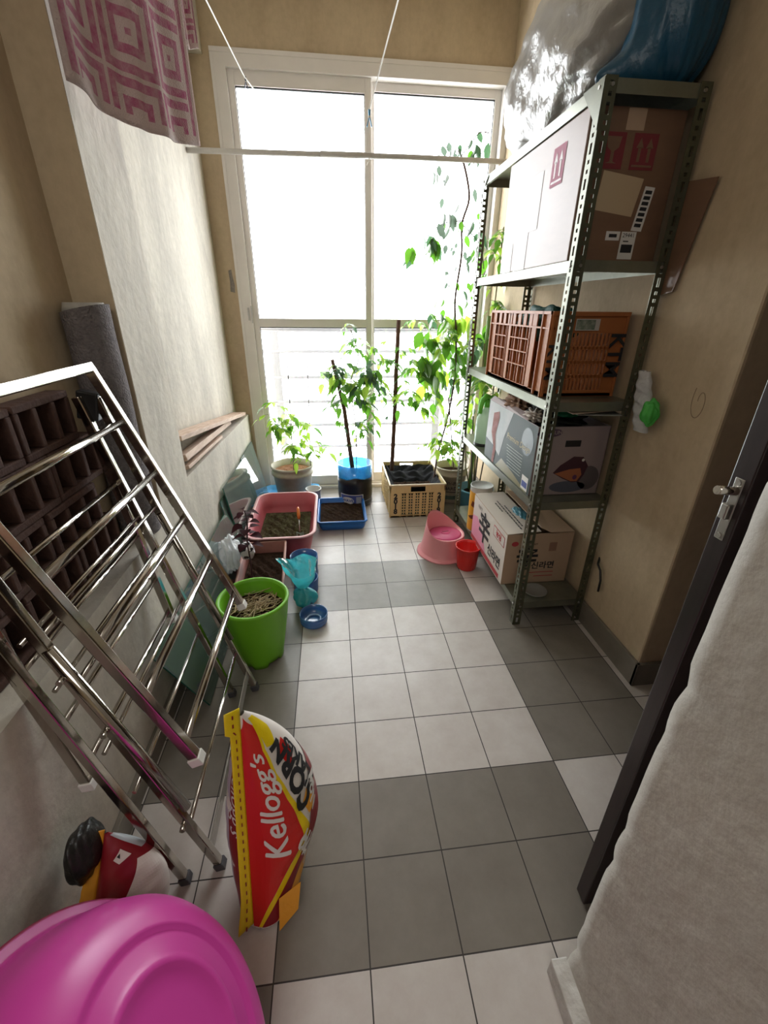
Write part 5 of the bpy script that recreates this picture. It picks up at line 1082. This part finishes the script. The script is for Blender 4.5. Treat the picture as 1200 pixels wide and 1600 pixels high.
# ---------------------------------------------------------------- potty and red cup
pc = V((0.765, 0.475, 0)); t = thing('child_potty', pc, 'baby pink child potty with high back and rose lid on the floor by the shelf', 'potty')
PA = math.radians(128)       # direction of the high back
def potty(u, v):
    a = u*2*PI; back = (.5+.5*math.cos(a-PA))**2.2; side = max(0, math.cos(a-PA-PI))
    H = .108+.118*back+.012*side; r_ = .135-.022*v if v < .5 else .135-.022*v; r_ = .140-.034*v**.6
    r_ *= 1+.07*(1-v)**3*max(0, math.cos(3*(a-PA)))+.06*back*(1-v)
    if v < .08: r_ += .008
    return pc+V((r_*math.cos(a)*(1.0), r_*math.sin(a)*.92, .001+H*v))
b = M_(); b.grid(potty, 72, 22, cu=True)
def rimf(u, v):
    a = u*2*PI; back = (.5+.5*math.cos(a-PA))**2.2; side = max(0, math.cos(a-PA-PI)); H = .108+.118*back+.012*side
    r0 = .106; r1 = .090; r_ = r0+(r1-r0)*v; return pc+V((r_*math.cos(a), r_*math.sin(a)*.92, .001+H-(H-.112)*v**.8+.004*math.sin(PI*v*.7)))
b.grid(rimf, 72, 12, cu=True); b.build('potty_body', POTTYP, t, solid=-.002)
M_().lathe([(0, .122), (.078, .123), (.089, .119), (.091, .112), (0, .110)], 48, pc, sy=.92).build('lid', LIDM, t).name
b = M_(); b.lathe([(0, .129), (.018, .128), (.025, .123), (.026, .120)], 28, pc, sy=.85); b.build('lid_grip', LIDM, t)
b = M_(); b.bar(pc+V((-.018, 0, .1295)), pc+V((.018, .004, .1295)), .005, .002, (0, 1, 0)); b.build('grip_slot', mat('dark_rose', (0.30, 0.03, 0.06), 0.5), t)
c = V((0.846, 0.302, 0)); t = thing('red_cup', c, 'bright red ribbed plastic cup in front of the pink potty', 'cup')
def ribs(p, a):
    k = 1+.018*(1 if math.cos(a*18) > .3 else 0) if p.z < .12 else 1; return V((p.x*k, p.y*k, p.z))
M_().lathe([(0, .001), (.046, .001), (.049, .006), (.054, .06), (.060, .122), (.066, .126), (.067, .133), (.062, .133), (.057, .118), (.049, .02), (0, .012)], 108, c, fn=ribs).build('cup_body', REDC, t)
# ---------------------------------------------------------------- upturned magenta basin leaning on the wall
n = V((.754, .173, .634)).normalized(); a_ = n.cross(V((0, 1, 0))).normalized(); b_ = n.cross(a_); RB = Matrix((a_, b_, n)).transposed()
cb = V((-.080, -1.363, .321))
t = thing('washing_basin', cb, 'large magenta plastic washing basin leaning bottom outward on the wall, nearest the camera', 'basin')
prof = [(0, .0), (.07, .0005), (.094, .0005), (.100, .0045), (.106, .0050), (.112, .0030), (.118, -.0015), (.140, -.003), (.146, -.0062), (.152, -.0015), (.158, -.003), (.178, -.010), (.200, -.024), (.219, -.046), (.233, -.078), (.243, -.115), (.250, -.146), (.256, -.152), (.268, -.153), (.272, -.157), (.270, -.161), (.258, -.160)]
prof2 = [(.258, -.160), (.246, -.150), (.238, -.115), (.228, -.078), (.213, -.046), (.195, -.028), (.170, -.014), (.1, -.006), (0, -.005)]
b = M_(); b.lathe(prof+prof2[1:], 120, cb, rot=RB); b.build('basin_shell', MAG, t)
b = M_(); b.lathe([(.2495, -.147), (.2575, -.1535), (.2695, -.1545), (.2735, -.158), (.270, -.1625), (.258, -.1615), (.2585, -.160), (.2705, -.158), (.268, -.1558), (.256, -.154), (.2495, -.147)], 120, cb, rot=RB); b.build('rolled_rim', mat('dark_magenta_rim', (0.36, 0.03, 0.10), 0.4), t)

# ---------------------------------------------------------------- cereal bags
def cereal(name, S0, S1, D, W, Lf, Hf, label, body, n_s=44):
    S0, S1, D, W = V(S0), V(S1), V(D).normalized(), V(W).normalized(); t = thing(name, S0, label, 'bag'); LN = (S1-S0).length
    def P(s, q, lift=0.0):
        s_ = min(max(s, -.04), 1.0); th = q*PI
        L_, H_ = Lf(s_), Hf(s_); cr = 1+.018*math.sin(s_*23+q*5)+.014*math.sin(s_*41-q*13)
        p = S0+(S1-S0)*s_+D*(L_*(1-math.cos(th))/2)+W*((H_*cr+lift)*math.copysign(abs(math.sin(th))**.8, math.sin(th)))
        if lift: p -= D*(lift*math.cos(th))
        p.z = max(p.z, .003); return p
    b = M_(); b.grid(lambda u, v: P(-.04+1.04*v, u*2), 80, n_s, cu=True)
    b.add([P(-.04, k/20) for k in range(40)], [tuple(range(40))[::-1]]); b.build('bag_body', body, t)
    return t, P, LN
Lf = lambda s: .235*(min(1, .72+1.1*max(s+.04, 0)) if s < .25 else max(.02, 1-((s-.25)/.78)**1.7))
Hf = lambda s: .102*(min(1, .62+1.3*max(s+.04, 0)) if s < .29 else max(.03, 1-((s-.29)/.73)**1.6))
t, P, LN = cereal('corn_flakes_bag', (-.052, -1.098, .022), (-.070, -.885, .412), (.34, .94, 0), (.94, -.34, 0), Lf, Hf, 'red and yellow corn flakes bag standing on its side in front of the rack foot', WHITEPACK)
PER = .27
def dec(mb, pts, mi, lift, step=.03):   # polygon in (s,q)
    decal(mb, polyg(pts), lambda s, q: P(s, q, lift), mi, step=step)
b = M_()
dec(b, [(-.03, .0), (.30, .0), (.62, .0), (.93, .0), (.99, .2), (.93, .40), (.80, .30), (.66, .30), (.52, .33), (.40, .37), (.30, .38), (.18, .25), (.07, .12), (-.03, .04)], 0, .0008)          # red field
dec(b, [(.30, .38), (.40, .37), (.52, .33), (.66, .30), (.80, .30), (.93, .40), (.93, .46), (.80, .34), (.66, .335), (.52, .365), (.40, .41), (.28, .46), (.16, .36), (.06, .22), (-.03, .08), (-.03, .04), (.07, .12), (.18, .25)], 1, .0012)   # yellow band
dec(b, [(.80, .37), (.97, .44), (.96, .70), (.86, .66), (.78, .5)], 1, .0010)
dec(b, [(.20, .36), (.32, .48), (.50, .66), (.56, .95), (.38, .95), (.22, .54), (.06, .34), (-.03, .22), (-.03, .07), (.08, .19)], 3, .0018)   # dark red diagonal band
dec(b, [(-.03, .22), (.06, .34), (.22, .54), (.38, .95), (-.03, .95)], 2, .0014)                                              # yellow-orange foot
dec(b, [(.62, .47), (.74, .46), (.76, .62), (.64, .62)], 0, .0016)
b.build('front_print', [RPACK, YPACK, OPACK, DRPACK], t)
b = M_(); fT = lambda s0, q0, lift, flip=1: (lambda x, y: P(s0+x/LN, q0-y/PER*flip, lift))
for k in range(3): decal(b, text2d("Kellogg's", .066, shear=.38), fT(.53+.0028*k, .185+.003*k, .0025+.0001*k), 0, step=.012)
b.build('white_lettering', [PAPER], t); b = M_()
b = M_(); decal(b, text2d('No.1', .034, off=.001), fT(.40, .56, .0030), 0, step=.012); b.build('slogan_lettering', [PAPER], t)
b = M_(); decal(b, text2d('WITH', .036, off=.0015), fT(.20, .45, .0030), 0, step=.012, rot=.45); b.build('slogan_lettering', [PAPER], t)
b = M_(); decal(b, text2d('NO', .030, off=.0015), fT(.25, .385, .0030), 0, step=.012, rot=.45); b.build('slogan_lettering', [PAPER], t)
b = M_(); decal(b, text2d('7', .070, off=.002), fT(.42, .70, .0030), 0, step=.012); b.build('slogan_lettering', [PAPER], t)
b = M_(); decal(b, text2d('CORN', .062, off=.0032), fT(.59, .48, .0028), 0, step=.012); decal(b, text2d('FLAKES', .046, off=.0020), fT(.57, .61, .0028), 0, step=.012); b.build('black_lettering', [INK], t)
b = M_(); dec(b, [(.34, .47), (.42, .45), (.45, .52), (.33, .60)], 0, .002); dec(b, [(.10, .62), (.14, .60), (.16, .68), (.11, .70)], 1, .002); b.build('flake_print', [OPACK, GRPACK], t)
b = M_()   # back panel
dec(b, [(-.02, -.01), (.88, -.01), (.88, -.14), (.5, -.17), (-.02, -.16)], 0, .001); dec(b, [(-.02, -.16), (.5, -.17), (.82, -.16), (.7, -.30), (.3, -.33), (-.02, -.28)], 1, .001); dec(b, [(.2, -.33), (.7, -.30), (.85, -.20), (.9, -.6), (.2, -.8)], 2, .001); dec(b, [(-.03, -.28), (.2, -.33), (.2, -.8), (-.03, -.8)], 0, .001)
decal(b, text2d("Kellogg's", .046, shear=.3), lambda x, y: P(.56-x/LN, -.085-y/PER*-1, .0022), 3, step=.012)
b.build('back_print', [DRPACK, LILPACK, BRPACK, PAPER], t)
def fin(name, P, D, W, wf, f, mt, parent, s0=-.02, s1=1.04):
    b = M_()
    def fn(u, v):
        s = s0+(s1-s0)*v; e = P(min(s, 1), 0)+(P(1, 0)-P(.9, 0))*max(0, s-1)*10
        return e+V(f)*(wf(s)*u)+V((0, 0, 1))*.0012*math.sin(s*70)*u
    b.grid(fn, 5, 60); return b.build(name, mt, parent, solid=.0012), fn
fd = V((-.70, -.62, .25)).normalized()
fo, ffn = fin('yellow_seal_strip', P, None, None, lambda s: .027+(.012 if s > .93 else 0)+(.010*max(0, .12-s)/.12), fd, YPACK, t)
b = M_()
for k in range(26): s = k/26; b.add([ffn(.45, s)+fd.cross(V((0, 0, 1)))*-.0022+V((0, -.0015, .0015)), ffn(.55, s)+V((0, -.0015, .0015))+fd.cross(V((0, 0, 1)))*-.0022, ffn(.55, s+.018)+V((0, -.0015, .0015))+fd.cross(V((0, 0, 1)))*-.0022, ffn(.45, s+.018)+V((0, -.0015, .0015))+fd.cross(V((0, 0, 1)))*-.0022], [(0, 1, 2, 3)])
b.build('dashed_cut_line', [DRPACK], t)['kind'] = 'stuff'
# yellow folded corner at the foot
b = M_(); b.add([at(436, 1405, z=.070), at(470, 1378, z=.085), at(466, 1420, z=.035), at(437, 1455, z=.004)], [(0, 1, 2, 3)]); b.build('folded_corner', OPACK, t, solid=.001)

Lf2 = lambda s: .15*max(.05, 1-(max(s, 0)/1.02)**2.2); Hf2 = lambda s: .055*max(.06, 1-(max(s, 0)/1.02)**2.0)
S1 = at(163, 1303, x=-.340); S0 = V((-.372, -1.115, .075))
t, P, LN = cereal('cereal_bag', S0, S1, (.80, .55, -.2), (.45, -.65, .6), Lf2, Hf2, 'crumpled red and white cereal bag with orange edge between magenta basin and wall', DRPACK)
b = M_(); dec(b, [(-.03, .45), (.30, .42), (.62, .62), (.60, .95), (-.03, .95)], 0, .001); dec(b, [(.66, .42), (.72, .36), (.80, .52), (.70, .60)], 0, .002); dec(b, [(.70, .78), (.97, .6), (.97, 1.1), (.70, 1.0)], 2, .001); dec(b, [(.71, .45), (.74, .42), (.76, .48)], 1, .003); b.build('panel_print', [WHITEPACK, INK, mat('pack_silver', (0.45, 0.48, 0.50), 0.3)], t)
fo2 = (S1-S0).cross(S1-CAM).normalized(); fo2 = -fo2 if fo2.dot(rt) > 0 else fo2
fin('orange_seal_strip', P, None, None, lambda s: .032-.010*s, fo2, OPACK, t)
blob('black_pouch', at(133, 1330, x=-.372), (.028, .052, .058), mat('black_leatherette', (0.012, 0.011, 0.010), 0.38, bump=.3, bscale=80), 'small black pouch lying behind the crumpled cereal bag by the wall', 'pouch', amp=.08, seed=44, fr=4, flat=.0)
